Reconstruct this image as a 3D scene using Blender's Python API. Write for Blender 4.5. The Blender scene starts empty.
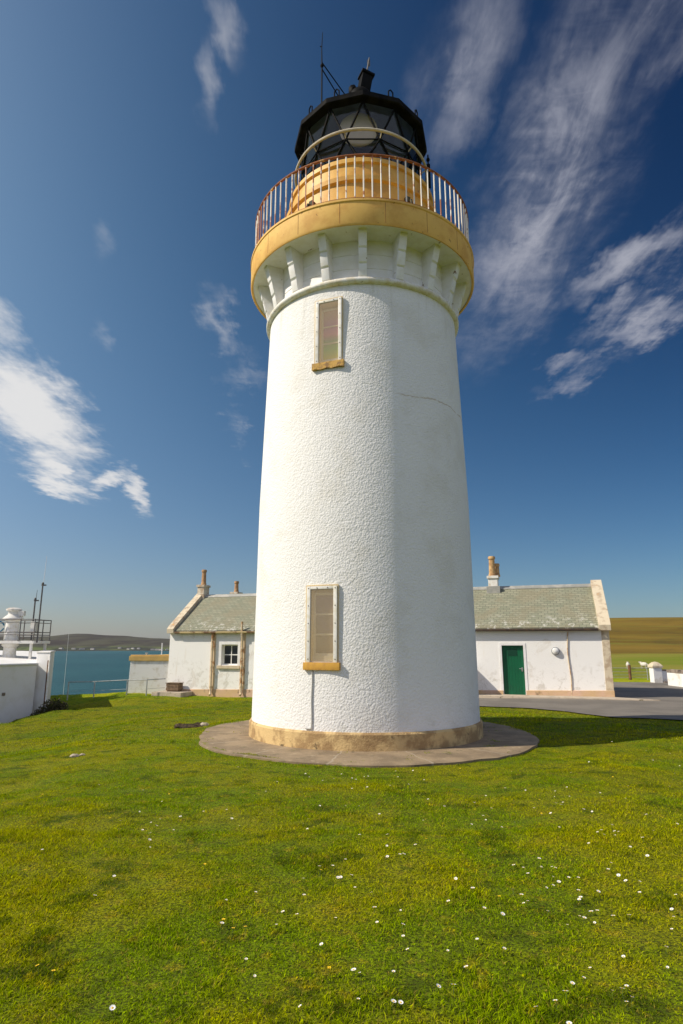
import bpy, bmesh, math, random
import numpy as np
from mathutils import Vector, Matrix, noise as mnoise
R = math.radians
random.seed(7)
rng = np.random.default_rng(11)
scene = bpy.context.scene
col = scene.collection

# ------------------------------------------------------------------ camera
cam_d = bpy.data.cameras.new('camera')
cam = bpy.data.objects.new('camera', cam_d)
col.objects.link(cam)
cam.location = (0, 0, 1.9)
cam.rotation_euler = (R(90 + 12.2), 0, 0)
cam_d.sensor_fit = 'VERTICAL'
cam_d.sensor_height = 36
cam_d.lens = 615 / 1024 * 36
cam_d.clip_start = 0.05
cam_d.clip_end = 60000
scene.camera = cam

# ------------------------------------------------------------------ sun and sky
SUN_EL, SUN_AZ = R(41), R(12)          # azimuth: from the left, a little behind the camera
s_h = Vector((-math.cos(SUN_AZ), -math.sin(SUN_AZ), 0))
sdir = (s_h * math.cos(SUN_EL) + Vector((0, 0, math.sin(SUN_EL)))).normalized()
sun_d = bpy.data.lights.new('sun', 'SUN')
sun_d.energy = 5.0
sun_d.angle = R(0.55)
sun_d.color = (1.0, 0.91, 0.77)
sun = bpy.data.objects.new('sun', sun_d)
col.objects.link(sun)
sun.rotation_euler = (-sdir).to_track_quat('-Z', 'Y').to_euler()
sun.location = (-40, -10, 40)

world = bpy.data.worlds.new('World')
scene.world = world
world.use_nodes = True


class NT:
    """small helper for building node trees"""
    def __init__(s, tree):
        s.t = tree; s.n = tree.nodes; s.l = tree.links

    def node(s, typ, ins=None, **kw):
        nd = s.n.new(typ)
        for k, v in kw.items():
            setattr(nd, k, v)
        if ins:
            for k, v in ins.items():
                if isinstance(v, bpy.types.NodeSocket):
                    s.l.new(v, nd.inputs[k])
                else:
                    nd.inputs[k].default_value = v
        return nd

    def math(s, op, a, b=None, c=None, clamp=False):
        nd = s.n.new('ShaderNodeMath'); nd.operation = op; nd.use_clamp = clamp
        for i, v in enumerate((a, b, c)):
            if v is None: continue
            if isinstance(v, bpy.types.NodeSocket): s.l.new(v, nd.inputs[i])
            else: nd.inputs[i].default_value = v
        return nd.outputs[0]

    def mix(s, fac, a, b, mode='MIX'):
        nd = s.n.new('ShaderNodeMix'); nd.data_type = 'RGBA'; nd.blend_type = mode
        for i, v in ((0, fac), (6, a), (7, b)):
            if isinstance(v, bpy.types.NodeSocket): s.l.new(v, nd.inputs[i])
            elif i == 0: nd.inputs[0].default_value = v
            else: nd.inputs[i].default_value = (*v[:3], 1)
        return nd.outputs[2]

    def ramp(s, fac, lo, hi, a=0.0, b=1.0, smooth=True):
        nd = s.n.new('ShaderNodeMapRange')
        nd.interpolation_type = 'SMOOTHSTEP' if smooth else 'LINEAR'
        s.l.new(fac, nd.inputs[0])
        for i, v in enumerate((lo, hi, a, b)): nd.inputs[i + 1].default_value = v
        return nd.outputs[0]

    def noise(s, vec, scale, detail=4, rough=0.55, dist=0.0):
        nd = s.n.new('ShaderNodeTexNoise')
        if vec is not None: s.l.new(vec, nd.inputs['Vector'])
        nd.inputs['Scale'].default_value = scale
        nd.inputs['Detail'].default_value = detail
        nd.inputs['Roughness'].default_value = rough
        nd.inputs['Distortion'].default_value = dist
        return nd.outputs[0]

    def mapping(s, vec, loc=(0, 0, 0), rot=(0, 0, 0), scale=(1, 1, 1)):
        nd = s.n.new('ShaderNodeMapping')
        s.l.new(vec, nd.inputs[0])
        nd.inputs[1].default_value = loc; nd.inputs[2].default_value = rot; nd.inputs[3].default_value = scale
        return nd.outputs[0]


w = NT(world.node_tree)
w.n.clear()
tc = w.node('ShaderNodeTexCoord')
sky = w.node('ShaderNodeTexSky', sky_type='NISHITA')
sky.sun_disc = False
sky.sun_elevation = SUN_EL
# Nishita: rotation 0 puts the sun at +Y, positive turns it towards +X
sky.sun_rotation = math.atan2(sdir.x, sdir.y)
sky.air_density = 1.0
sky.dust_density = 0.6
sky.ozone_density = 1.6
sky.altitude = 30
SKY_STRENGTH = 0.085
SKY_TINT = (0.80, 0.90, 1.0)
skyc = w.mix(1.0, sky.outputs[0], SKY_TINT, 'MULTIPLY')
sep = w.node('ShaderNodeSeparateXYZ', {0: tc.outputs['Generated']})
zz = w.math('MAXIMUM', sep.outputs[2], 0.03)
# a polarising, clear upper sky: deeper blue with height
deep = w.ramp(sep.outputs[2], 0.0, 0.85, 0.0, 1.0, smooth=False)
skyc = w.mix(deep, skyc, w.mix(1.0, skyc, (0.46, 0.56, 0.70), 'MULTIPLY'))
# the clear air is bright and pale towards the sun on the left and deepens, polarised, to the right
POLY = [(-0.147, -0.183, -0.121), (-0.269, -0.099, -0.064), (-0.954, 0.341, 0.258), (0.951, -0.203, -0.195), (-4.173, -2.813, -1.72)]
ax_ = w.math('MINIMUM', w.math('MAXIMUM', sep.outputs[0], -0.5), 0.5)
az_ = w.math('MINIMUM', w.math('MAXIMUM', sep.outputs[2], 0.0), 0.8)
zz2 = w.math('MULTIPLY', az_, az_); xz = w.math('MULTIPLY', ax_, az_)
chs = []
for ch in range(3):
    v = w.math('ADD', POLY[0][ch], w.math('MULTIPLY', ax_, POLY[1][ch]))
    for nd_, k_ in ((az_, 2), (zz2, 3), (xz, 4)):
        v = w.math('ADD', v, w.math('MULTIPLY', nd_, POLY[k_][ch]))
    chs.append(w.math('POWER', math.e, w.math('MULTIPLY', v, w.ramp(sep.outputs[1], -0.1, 0.2))))
tintc = w.node('ShaderNodeCombineXYZ', {0: chs[0], 1: chs[1], 2: chs[2]}).outputs[0]
skyc = w.mix(1.0, skyc, tintc, 'MULTIPLY')
# cloud layer: direction projected on a horizontal sheet
px_ = w.math('DIVIDE', sep.outputs[0], zz)
py_ = w.math('DIVIDE', sep.outputs[1], zz)
P = w.node('ShaderNodeCombineXYZ', {0: px_, 1: py_, 2: 0.0}).outputs[0]
warp = w.node('ShaderNodeTexNoise', {'Vector': P, 'Scale': 2.2, 'Detail': 5.0, 'Roughness': 0.6})
warp2 = w.node('ShaderNodeTexNoise', {'Vector': w.mapping(P, rot=(0, 0, R(12)), scale=(16, 6, 1)), 'Scale': 1.0, 'Detail': 5.0, 'Roughness': 0.65})
wsum = w.mix(0.30, warp.outputs['Color'], warp2.outputs['Color'])
wv = w.node('ShaderNodeVectorMath', {0: wsum, 1: (0.5, 0.5, 0.5)}, operation='SUBTRACT')


# azimuth and elevation of the view direction, roughened so that cloud edges fray along the wind
azim = w.math('ARCTAN2', sep.outputs[0], sep.outputs[1])
elev = w.math('ARCSINE', sep.outputs[2])
AE = w.node('ShaderNodeCombineXYZ', {0: azim, 1: elev, 2: 0.0}).outputs[0]


def blob(cx, cy, rl, rw, ang, amp, warp_amt):
    wsv = w.node('ShaderNodeVectorMath', {0: wv.outputs[0], 'Scale': warp_amt * 5.0}, operation='SCALE')
    pv = w.node('ShaderNodeVectorMath', {0: AE, 1: wsv.outputs[0]}, operation='ADD')
    sub = w.node('ShaderNodeVectorMath', {0: pv.outputs[0], 1: (cx, cy, 0)}, operation='SUBTRACT')
    rot = w.node('ShaderNodeVectorRotate', {'Vector': sub.outputs[0], 'Angle': -ang}, rotation_type='Z_AXIS')
    flat = w.node('ShaderNodeVectorMath', {0: rot.outputs[0], 1: (1 / rl, 1 / rw, 0)}, operation='MULTIPLY')
    ln = w.node('ShaderNodeVectorMath', {0: flat.outputs[0]}, operation='LENGTH')
    return w.ramp(ln.outputs['Value'], 1.0, 0.0, 0.0, amp)


def total(bl):
    acc = None
    for b in bl:
        v = blob(*b)
        acc = v if acc is None else w.math('MAXIMUM', acc, v)
    return acc


# azimuth, elevation, half length, half width, tilt, strength, raggedness (radians)
thin = total([
    (0.367, 0.670, 0.342, 0.139, -2.254, 1.00, 0.060),
    (0.337, 0.626, 0.252, 0.093, -2.276, 1.00, 0.050),
    (0.236, 0.832, 0.178, 0.084, -2.471, 0.70, 0.050),
    (0.555, 0.813, 0.140, 0.068, -2.852, 0.60, 0.060),
    (0.500, 0.548, 0.141, 0.046, -2.903, 0.95, 0.060),
    (0.499, 0.482, 0.125, 0.036, -2.843, 0.85, 0.060),
    (0.400, 0.414, 0.107, 0.024, -2.913, 0.62, 0.050),
    (-0.232, 0.870, 0.077, 0.036, -0.978, 0.45, 0.053),
    (-0.266, 0.804, 0.079, 0.029, -1.556, 0.41, 0.045),
    (-0.210, 0.507, 0.084, 0.036, -0.997, 0.49, 0.060),
    (-0.164, 0.420, 0.064, 0.031, -0.303, 0.26, 0.060),
    (-0.174, 0.337, 0.041, 0.023, -1.604, 0.32, 0.045),
    (-0.408, 0.585, 0.036, 0.020, -1.381, 0.32, 0.030),
    (-0.396, 0.466, 0.034, 0.020, -1.392, 0.30, 0.030),
])
thick = total([
    (-0.546, 0.443, 0.089, 0.049, -0.705, 0.68, 0.030),
    (-0.490, 0.333, 0.190, 0.089, -0.693, 1.25, 0.030),
    (-0.444, 0.244, 0.088, 0.037, -0.568, 1.05, 0.025),
    (-0.373, 0.251, 0.059, 0.027, 0.506, 0.90, 0.020),
    (-0.333, 0.234, 0.069, 0.027, -1.130, 0.95, 0.020),
])
fib = w.noise(w.mapping(P, rot=(0, 0, R(14)), scale=(9, 2.6, 1)), 1.0, 7, 0.62, 0.5)
rip = w.noise(w.mapping(P, rot=(0, 0, R(-30)), scale=(9, 15, 1)), 1.0, 4, 0.55, 1.2)
big = w.noise(w.mapping(P, scale=(1.5, 1.0, 1)), 3.0, 5, 0.6, 0.3)
tex = w.math('ADD', w.math('MULTIPLY', fib, 0.55), w.math('ADD', w.math('MULTIPLY', rip, 0.15), w.math('MULTIPLY', big, 0.35)))
texn = w.ramp(tex, 0.40, 0.64, 0.0, 1.0)
soft = w.math('ADD', w.math('MULTIPLY', texn, 0.88), 0.12)
a_thin = w.math('MULTIPLY', w.math('MULTIPLY', thin, soft), 0.92, clamp=True)
a_thick = w.ramp(w.math('ADD', thick, w.math('MULTIPLY', w.math('SUBTRACT', tex, 0.53), 1.7)), 0.10, 1.10, 0.0, 0.92)
a_thick = w.math('MULTIPLY', a_thick, w.ramp(thick, 0.0, 0.30))
alpha = w.math('MAXIMUM', a_thin, a_thick, clamp=True)
K = 1.0 / SKY_STRENGTH
FILL_CLOUD = 0.47
ccol = w.mix(w.ramp(sep.outputs[0], -0.45, 0.15), (0.78 * K, 0.77 * K, 0.76 * K), (0.40 * K, 0.41 * K, 0.475 * K))
final = w.mix(alpha, skyc, ccol)
# unseen bright cloud sheet behind the camera, added as fill for shaded sides
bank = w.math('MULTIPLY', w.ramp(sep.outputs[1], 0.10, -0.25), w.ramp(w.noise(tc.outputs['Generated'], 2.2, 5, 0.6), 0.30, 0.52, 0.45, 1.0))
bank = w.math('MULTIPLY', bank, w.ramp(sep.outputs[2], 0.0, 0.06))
final = w.mix(bank, final, (FILL_CLOUD * 0.86 * K, FILL_CLOUD * 0.97 * K, FILL_CLOUD * 1.36 * K))
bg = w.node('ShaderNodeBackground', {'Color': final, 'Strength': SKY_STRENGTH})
wo = w.node('ShaderNodeOutputWorld', {0: bg.outputs[0]})

scene.view_settings.view_transform = 'Standard'
scene.view_settings.look = 'None'
scene.view_settings.exposure = 0.06
scene.view_settings.gamma = 1
scene.render.engine = 'CYCLES'

HAZE = 0.000022
# ------------------------------------------------------------------ materials
MATS = {}


def new_mat(name):
    m = bpy.data.materials.new(name); m.use_nodes = True
    t = NT(m.node_tree)
    bs = t.n['Principled BSDF']
    MATS[name] = m
    return m, t, bs


def simple(name, c, rough=0.7, metal=0.0, c2=None, nscale=6, lo=0.4, hi=0.65, bump=0.0, bscale=40, bdist=0.01, c3=None, n3=20, lo3=0.58, hi3=0.66, spec=0.4, world=False):
    """base colour with a noise mixed second and third colour and a fine bump"""
    m, t, bs = new_mat(name)
    co = t.node('ShaderNodeNewGeometry').outputs['Position'] if world else t.node('ShaderNodeTexCoord').outputs['Object']
    colr = None
    if c2 is not None:
        f = t.ramp(t.noise(co, nscale, 6, 0.6), lo, hi)
        colr = t.mix(f, c, c2)
    if c3 is not None:
        f3 = t.ramp(t.noise(co, n3, 6, 0.65, 0.4), lo3, hi3)
        colr = t.mix(f3, colr if colr is not None else c, c3)
    if colr is not None: t.l.new(colr, bs.inputs['Base Color'])
    else: bs.inputs['Base Color'].default_value = (*c, 1)
    bs.inputs['Roughness'].default_value = rough
    bs.inputs['Metallic'].default_value = metal
    bs.inputs['Specular IOR Level'].default_value = spec
    if bump > 0:
        h = t.noise(co, bscale, 5, 0.65)
        b = t.node('ShaderNodeBump', {'Height': h, 'Strength': bump, 'Distance': bdist})
        t.l.new(b.outputs[0], bs.inputs['Normal'])
    return m


WHITE = (0.80, 0.79, 0.765)
# roughcast tower paint
m, t, bs = new_mat('tower_paint')
co = t.node('ShaderNodeTexCoord').outputs['Object']
sp = t.node('ShaderNodeSeparateXYZ', {0: co})
n1 = t.noise(co, 1.3, 6, 0.6)
n2 = t.noise(co, 30, 4, 0.6)
c = t.mix(t.ramp(n1, 0.47, 0.68, 0, 0.9), WHITE, (0.74, 0.72, 0.67))
c = t.mix(t.ramp(n2, 0.66, 0.78, 0, 0.5), c, (0.60, 0.57, 0.50))
# green-grey weathering low down in blotches and streaks under the ring
st = t.noise(t.mapping(co, scale=(5, 5, 0.35)), 1.0, 6, 0.65)
up = t.ramp(sp.outputs[2], 8.2, 9.5, 0.0, 1.0)
c = t.mix(t.math('MULTIPLY', t.ramp(st, 0.50, 0.70, 0, 0.5), up), c, (0.55, 0.52, 0.44))
lo = t.ramp(sp.outputs[2], 1.1, 0.35, 0.0, 1.0)
c = t.mix(t.math('MULTIPLY', t.ramp(t.noise(co, 3.5, 6, 0.7), 0.52, 0.70, 0, 0.35), lo), c, (0.50, 0.50, 0.42))
# a rusty horizontal crack round part of the tower
wob = t.math('ADD', sp.outputs[2], t.math('MULTIPLY', t.noise(co, 1.6, 3, 0.6), 0.22))
dist = t.math('ABSOLUTE', t.math('SUBTRACT', wob, 7.10))
crk = t.math('MULTIPLY', t.ramp(dist, 0.022, 0.008), t.ramp(sp.outputs[0], 0.5, 0.8))
crk = t.math('MULTIPLY', crk, t.ramp(t.noise(co, 4, 4, 0.7), 0.36, 0.52))
c = t.mix(t.math('MULTIPLY', crk, 0.55), c, (0.42, 0.30, 0.16))
t.l.new(c, bs.inputs['Base Color'])
bs.inputs['Roughness'].default_value = 0.75
bs.inputs['Specular IOR Level'].default_value = 0.25
h1 = t.noise(co, 13, 6, 0.68)
v = t.node('ShaderNodeTexVoronoi', {'Vector': co, 'Scale': 26.0}, feature='SMOOTH_F1')
v.inputs['Smoothness'].default_value = 0.6
hh = t.math('ADD', t.math('MULTIPLY', h1, 1.0), t.math('MULTIPLY', v.outputs[0], -0.55))
hh = t.math('ADD', hh, t.math('MULTIPLY', t.noise(co, 45, 3, 0.6), 0.16))
b1 = t.node('ShaderNodeBump', {'Height': hh, 'Strength': 0.8, 'Distance': 0.018})
t.l.new(b1.outputs[0], bs.inputs['Normal'])
TOWER_PAINT = m

SMOOTH_WHITE = simple('smooth_white_paint', (0.81, 0.80, 0.79), 0.6, c2=(0.75, 0.73, 0.68), nscale=3, c3=(0.36, 0.27, 0.16), n3=7, lo3=0.69, hi3=0.72, bump=0.35, bscale=25, bdist=0.008)
CORBEL_WHITE = simple('corbel_paint', (0.82, 0.81, 0.80), 0.6, c2=(0.76, 0.74, 0.69), nscale=5, c3=(0.24, 0.16, 0.09), n3=3.2, lo3=0.655, hi3=0.665, world=True, bump=0.3, bscale=20, bdist=0.008)
RING_M = simple('ring_paint', (0.79, 0.77, 0.72), 0.6, c2=(0.66, 0.59, 0.44), nscale=6, c3=(0.16, 0.11, 0.06), n3=9, lo3=0.64, hi3=0.68, bump=0.6, bscale=30, bdist=0.012)
YELLOW = simple('ochre_paint', (0.80, 0.49, 0.12), 0.7, c2=(0.68, 0.37, 0.08), nscale=2.2, c3=(0.34, 0.15, 0.04), n3=7, lo3=0.62, hi3=0.70, bump=0.3, bscale=22, bdist=0.008)
YELLOW_D = simple('ochre_drum_paint', (0.74, 0.42, 0.075), 0.55, c2=(0.60, 0.31, 0.05), nscale=2.5, c3=(0.30, 0.13, 0.05), n3=5, lo3=0.67, hi3=0.74, bump=0.25, bscale=18, bdist=0.008)
PLINTH_M = simple('sandstone_paint', (0.62, 0.44, 0.20), 0.8, c2=(0.36, 0.23, 0.10), nscale=2.6, lo=0.44, hi=0.60, c3=(0.10, 0.07, 0.035), n3=3.2, lo3=0.57, hi3=0.68, bump=0.7, bscale=28, bdist=0.02)
SILL_M = simple('sill_ochre', (0.62, 0.34, 0.05), 0.7, c2=(0.50, 0.26, 0.05), nscale=9, bump=0.4, bscale=40, bdist=0.008)
SILL_OLD = simple('sill_weathered', (0.55, 0.33, 0.08), 0.8, c2=(0.28, 0.16, 0.06), nscale=8, lo=0.45, hi=0.6, bump=0.7, bscale=30, bdist=0.02)
m, t, bs = new_mat('rusting_white_rail')
wp = t.node('ShaderNodeNewGeometry').outputs['Position']
big = t.noise(wp, 0.75, 3, 0.5); fine = t.noise(wp, 6, 5, 0.65)
rr_ = t.ramp(t.math('ADD', t.math('MULTIPLY', big, 1.3), t.math('MULTIPLY', fine, 0.7)), 0.96, 1.10)
t.l.new(t.mix(rr_, (0.80, 0.76, 0.68), (0.36, 0.13, 0.05)), bs.inputs['Base Color'])
bs.inputs['Roughness'].default_value = 0.6
RUST_WHITE = m
RUST = simple('rusty_rail', (0.33, 0.11, 0.03), 0.8, c2=(0.20, 0.06, 0.02), nscale=6, c3=(0.62, 0.36, 0.12), n3=3, lo3=0.58, hi3=0.66, bump=0.4, bscale=60, bdist=0.004)
BLACK = simple('black_gloss_metal', (0.007, 0.007, 0.008), 0.7, c2=(0.016, 0.015, 0.014), nscale=4, bump=0.12, bscale=30, bdist=0.004, spec=0.03)
BLACK_MATT = simple('black_matt_metal', (0.008, 0.008, 0.008), 0.6, c2=(0.022, 0.016, 0.011), nscale=6, lo=0.55, hi=0.7, spec=0.04)
DARK_LICHEN = simple('dark_weathered_metal', (0.03, 0.028, 0.018), 0.8, c2=(0.10, 0.09, 0.04), nscale=7, bump=0.5, bscale=25, bdist=0.01)
CEIL = simple('grey_ceiling_paint', (0.11, 0.145, 0.20), 0.7, c2=(0.08, 0.10, 0.14), nscale=3)
CREAM_M = simple('cream_metal', (0.62, 0.56, 0.44), 0.5, c2=(0.50, 0.42, 0.30), nscale=5)
LENS_M = simple('beige_lens', (0.92, 0.72, 0.56), 0.5, c2=(0.86, 0.66, 0.50), nscale=2)
TRIM = simple('window_trim_white', (0.80, 0.78, 0.74), 0.45, c2=(0.70, 0.66, 0.55), nscale=8)
BOLT = simple('dull_bolt', (0.16, 0.13, 0.10), 0.5)
REVEAL = simple('cream_reveal', (0.90, 0.76, 0.50), 0.7, c2=(0.84, 0.70, 0.45), nscale=4)
SASH = simple('sash_white', (0.84, 0.82, 0.76), 0.5)
CABLE = simple('grey_cable', (0.45, 0.44, 0.41), 0.6)


def glass(name, tint, gloss, body, body_amt):
    m, t, bs = new_mat(name)
    t.n.remove(bs)
    out = t.n['Material Output']
    fr = t.node('ShaderNodeFresnel', {'IOR': 1.45})
    tr = t.node('ShaderNodeBsdfTransparent', {'Color': (*tint, 1)})
    gl = t.node('ShaderNodeBsdfGlossy', {'Color': (1, 1, 1, 1), 'Roughness': gloss})
    df = t.node('ShaderNodeBsdfDiffuse', {'Color': (*body, 1)})
    a = t.node('ShaderNodeMixShader', {0: body_amt, 1: tr.outputs[0], 2: df.outputs[0]})
    f = t.math('ADD', t.math('MULTIPLY', fr.outputs[0], 0.6), 0.01)
    b = t.node('ShaderNodeMixShader', {0: f, 1: a.outputs[0], 2: gl.outputs[0]})
    t.l.new(b.outputs[0], out.inputs[0])
    return m


PERSPEX = glass('perspex_cover', (1.0, 0.98, 0.93), 0.03, (0.86, 0.68, 0.42), 0.18)
LANTERN_GLASS = glass('lantern_glass', (0.93, 0.95, 0.97), 0.02, (0.1, 0.1, 0.1), 0.03)
DARK_PANE = simple('dark_window_pane', (0.02, 0.022, 0.024), 0.06, spec=0.6)
SASH_PANE = simple('dusty_sash_pane', (0.26, 0.20, 0.25), 0.25, c2=(0.30, 0.25, 0.21), nscale=3, spec=0.5)

# dusty upper window pane, its tinted reflections painted in as colour bands
m, t, bs = new_mat('painted_reflection_pane')
co = t.node('ShaderNodeTexCoord').outputs['Object']
sp = t.node('ShaderNodeSeparateXYZ', {0: co})
cr = t.node('ShaderNodeValToRGB', {0: t.ramp(sp.outputs[2], -0.55, 0.5, 0, 1, smooth=False)})
els = cr.color_ramp.elements
els[0].position = 0; els[0].color = (0.72, 0.68, 0.06, 1)
els[1].position = 1; els[1].color = (0.60, 0.38, 0.36, 1)
for p_, c_ in ((0.22, (0.25, 0.62, 0.12, 1)), (0.42, (0.22, 0.40, 0.26, 1)), (0.55, (0.70, 0.26, 0.50, 1)), (0.75, (0.45, 0.18, 0.52, 1))):
    e = els.new(p_); e.color = c_
t.l.new(cr.outputs[0], bs.inputs['Base Color'])
bs.inputs['Roughness'].default_value = 0.3
REFL_PANE = m

# stained cottage plaster
m, t, bs = new_mat('cottage_plaster')
geo = t.node('ShaderNodeTexCoord').outputs['Object']
sp = t.node('ShaderNodeSeparateXYZ', {0: geo})
n = t.noise(geo, 1.1, 8, 0.7, 0.6)
c = t.mix(t.ramp(n, 0.55, 0.66, 0, 0.5), (0.84, 0.825, 0.79), (0.62, 0.56, 0.47))
lowm = t.ramp(sp.outputs[2], 1.6, 0.2, 0.0, 1.0)
n_ = t.noise(geo, 2.6, 7, 0.72, 0.5)
c = t.mix(t.math('MULTIPLY', t.ramp(n_, 0.51, 0.64, 0, 0.5), lowm), c, (0.42, 0.38, 0.30))
st = t.noise(t.mapping(geo, scale=(3.5, 3.5, 0.4)), 1.0, 5, 0.6)
c = t.mix(t.ramp(st, 0.60, 0.76, 0, 0.3), c, (0.58, 0.48, 0.33))
t.l.new(c, bs.inputs['Base Color'])
bs.inputs['Roughness'].default_value = 0.85
b_ = t.node('ShaderNodeBump', {'Height': t.noise(geo, 22, 5, 0.7), 'Strength': 0.5, 'Distance': 0.015})
t.l.new(b_.outputs[0], bs.inputs['Normal'])
PLASTER = m

# slates: the roof slopes carry their own slate-course coordinates in a UV map (metres)
m, t, bs = new_mat('slate_roof')
uvn = t.node('ShaderNodeUVMap', uv_map='UVMap').outputs[0]
co = t.node('ShaderNodeTexCoord').outputs['Object']
bk = t.node('ShaderNodeTexBrick', {'Vector': uvn, 'Color1': (0.215, 0.225, 0.150, 1), 'Color2': (0.29, 0.285, 0.195, 1), 'Mortar': (0.15, 0.15, 0.105, 1), 'Scale': 1.0,
                               'Mortar Size': 0.012, 'Mortar Smooth': 0.2, 'Bias': 0.0, 'Brick Width': 0.26, 'Row Height': 0.15})
c = t.mix(t.ramp(t.noise(co, 1.2, 5, 0.6), 0.42, 0.62, 0, 0.6), bk.outputs[0], (0.24, 0.21, 0.13))
suv = t.node('ShaderNodeSeparateXYZ', {0: uvn})
low = t.ramp(suv.outputs[1], 1.25, 0.15, 0.0, 1.0)
c = t.mix(t.math('MULTIPLY', t.ramp(t.noise(co, 3.6, 7, 0.75), 0.53, 0.60, 0, 0.85), low), c, (0.55, 0.53, 0.46))
c = t.mix(t.ramp(t.noise(co, 9, 6, 0.75), 0.62, 0.68, 0, 0.6), c, (0.45, 0.43, 0.32))
t.l.new(c, bs.inputs['Base Color'])
bs.inputs['Roughness'].default_value = 0.8
saw = t.math('FRACT', t.math('DIVIDE', suv.outputs[1], 0.15))
hh = t.math('ADD', t.math('MULTIPLY', saw, -0.6), t.math('MULTIPLY', bk.outputs[1], -0.4))
hh = t.math('ADD', hh, t.math('MULTIPLY', t.noise(co, 14, 4, 0.6), 0.4))
b_ = t.node('ShaderNodeBump', {'Height': hh, 'Strength': 0.8, 'Distance': 0.02})
t.l.new(b_.outputs[0], bs.inputs['Normal'])
SLATE = m

STONE_CREAM = simple('cream_stone', (0.62, 0.52, 0.36), 0.85, c2=(0.50, 0.40, 0.27), nscale=3, c3=(0.60, 0.30, 0.08), n3=6, lo3=0.64, hi3=0.72, bump=0.5, bscale=25, bdist=0.015)
SKEW_M = simple('skew_stone', (0.62, 0.53, 0.38), 0.85, c2=(0.44, 0.34, 0.23), nscale=3, lo=0.45, hi=0.62, c3=(0.60, 0.28, 0.06), n3=3, lo3=0.62, hi3=0.70, bump=0.5, bscale=25, bdist=0.015)
PINK_PLINTH = simple('peeling_plinth', (0.58, 0.40, 0.22), 0.9, c2=(0.62, 0.42, 0.30), nscale=1.2, c3=(0.28, 0.20, 0.12), n3=2.5, lo3=0.55, hi3=0.68, bump=0.6, bscale=18, bdist=0.02)
CHIM_M = simple('chimney_render', (0.66, 0.60, 0.48), 0.85, c2=(0.44, 0.33, 0.22), nscale=4, lo=0.42, hi=0.6, c3=(0.22, 0.15, 0.10), n3=9, lo3=0.6, hi3=0.68, bump=0.6, bscale=20, bdist=0.015)
CHIM_W = simple('chimney_white', (0.78, 0.76, 0.70), 0.85, c2=(0.60, 0.52, 0.40), nscale=4, lo=0.5, hi=0.7, bump=0.5, bscale=20, bdist=0.015)
POT = simple('clay_pot', (0.46, 0.27, 0.12), 0.8, c2=(0.30, 0.16, 0.08), nscale=8, c3=(0.6, 0.5, 0.35), n3=7, lo3=0.6, hi3=0.7, bump=0.3)
POT_Y = simple('buff_pot', (0.58, 0.37, 0.16), 0.8, c2=(0.36, 0.20, 0.09), nscale=7)
LEAD = simple('lead_ridge', (0.30, 0.30, 0.27), 0.7, c2=(0.42, 0.40, 0.35), nscale=3)
PIPE_M = simple('peeling_downpipe', (0.66, 0.52, 0.34), 0.6, c2=(0.38, 0.19, 0.07), nscale=3, lo=0.48, hi=0.62)
GUTTER_M = simple('gutter_paint', (0.60, 0.46, 0.24), 0.6, c2=(0.20, 0.11, 0.06), nscale=2.2, lo=0.5, hi=0.62)
BROWN = simple('brown_fascia', (0.06, 0.045, 0.038), 0.7, c2=(0.13, 0.08, 0.05), nscale=4)
GREEN = simple('green_door_paint', (0.006, 0.105, 0.045), 0.38, c2=(0.008, 0.085, 0.040), nscale=3)
GREEN_D = simple('dark_green_panel', (0.008, 0.05, 0.028), 0.3)
STEEL = simple('steel', (0.5, 0.5, 0.48), 0.35, metal=0.8)
OPAL = simple('opal_lamp', (0.78, 0.78, 0.76), 0.25, c2=(0.66, 0.65, 0.6), nscale=8)
GREY_RING = simple('grey_ring', (0.30, 0.31, 0.32), 0.5)
STEP_M = simple('brown_timber', (0.20, 0.13, 0.08), 0.85, c2=(0.12, 0.08, 0.05), nscale=8)
WALL_W = simple('whitewash', (0.78, 0.765, 0.73), 0.85, c2=(0.64, 0.60, 0.52), nscale=2.4, lo=0.5, hi=0.66, bump=0.5, bscale=16, bdist=0.02)
FOG_WHITE = simple('fog_station_paint', (0.78, 0.77, 0.75), 0.75, c2=(0.70, 0.68, 0.62), nscale=1.3, c3=(0.45, 0.38, 0.30), n3=5, lo3=0.70, hi3=0.74, bump=0.35, bscale=18, bdist=0.012)
COPING_Y = simple('yellow_coping', (0.68, 0.45, 0.14), 0.75, c2=(0.55, 0.36, 0.12), nscale=2, bump=0.3)
GALV = simple('galvanised_rail', (0.42, 0.43, 0.43), 0.5, metal=0.3, c2=(0.30, 0.30, 0.28), nscale=6)
MAST_M = simple('dark_mast', (0.07, 0.07, 0.075), 0.5, c2=(0.14, 0.12, 0.10), nscale=6)
WHIP = simple('pale_whip', (0.62, 0.64, 0.66), 0.4)
BLUE_M = simple('blue_hose', (0.02, 0.13, 0.22), 0.4)
DECK_M = simple('deck_paint', (0.70, 0.68, 0.62), 0.7, c2=(0.50, 0.42, 0.34), nscale=2, lo=0.5, hi=0.65)
RUBBLE = simple('rubble_coping', (0.30, 0.24, 0.19), 0.9, c2=(0.18, 0.14, 0.11), nscale=4, bump=0.9, bscale=8, bdist=0.05)
POST_M = simple('rusty_post', (0.22, 0.10, 0.05), 0.85, c2=(0.12, 0.07, 0.04), nscale=9)
WOOL = simple('sheep_wool', (0.66, 0.62, 0.54), 0.95, c2=(0.52, 0.47, 0.38), nscale=12, bump=0.6, bscale=20, bdist=0.02)
FACE = simple('sheep_face', (0.50, 0.46, 0.40), 0.9)
SOIL = simple('dark_soil', (0.022, 0.017, 0.008), 0.95, c2=(0.09, 0.06, 0.03), nscale=12, bump=0.8, bscale=30, bdist=0.03)
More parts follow.
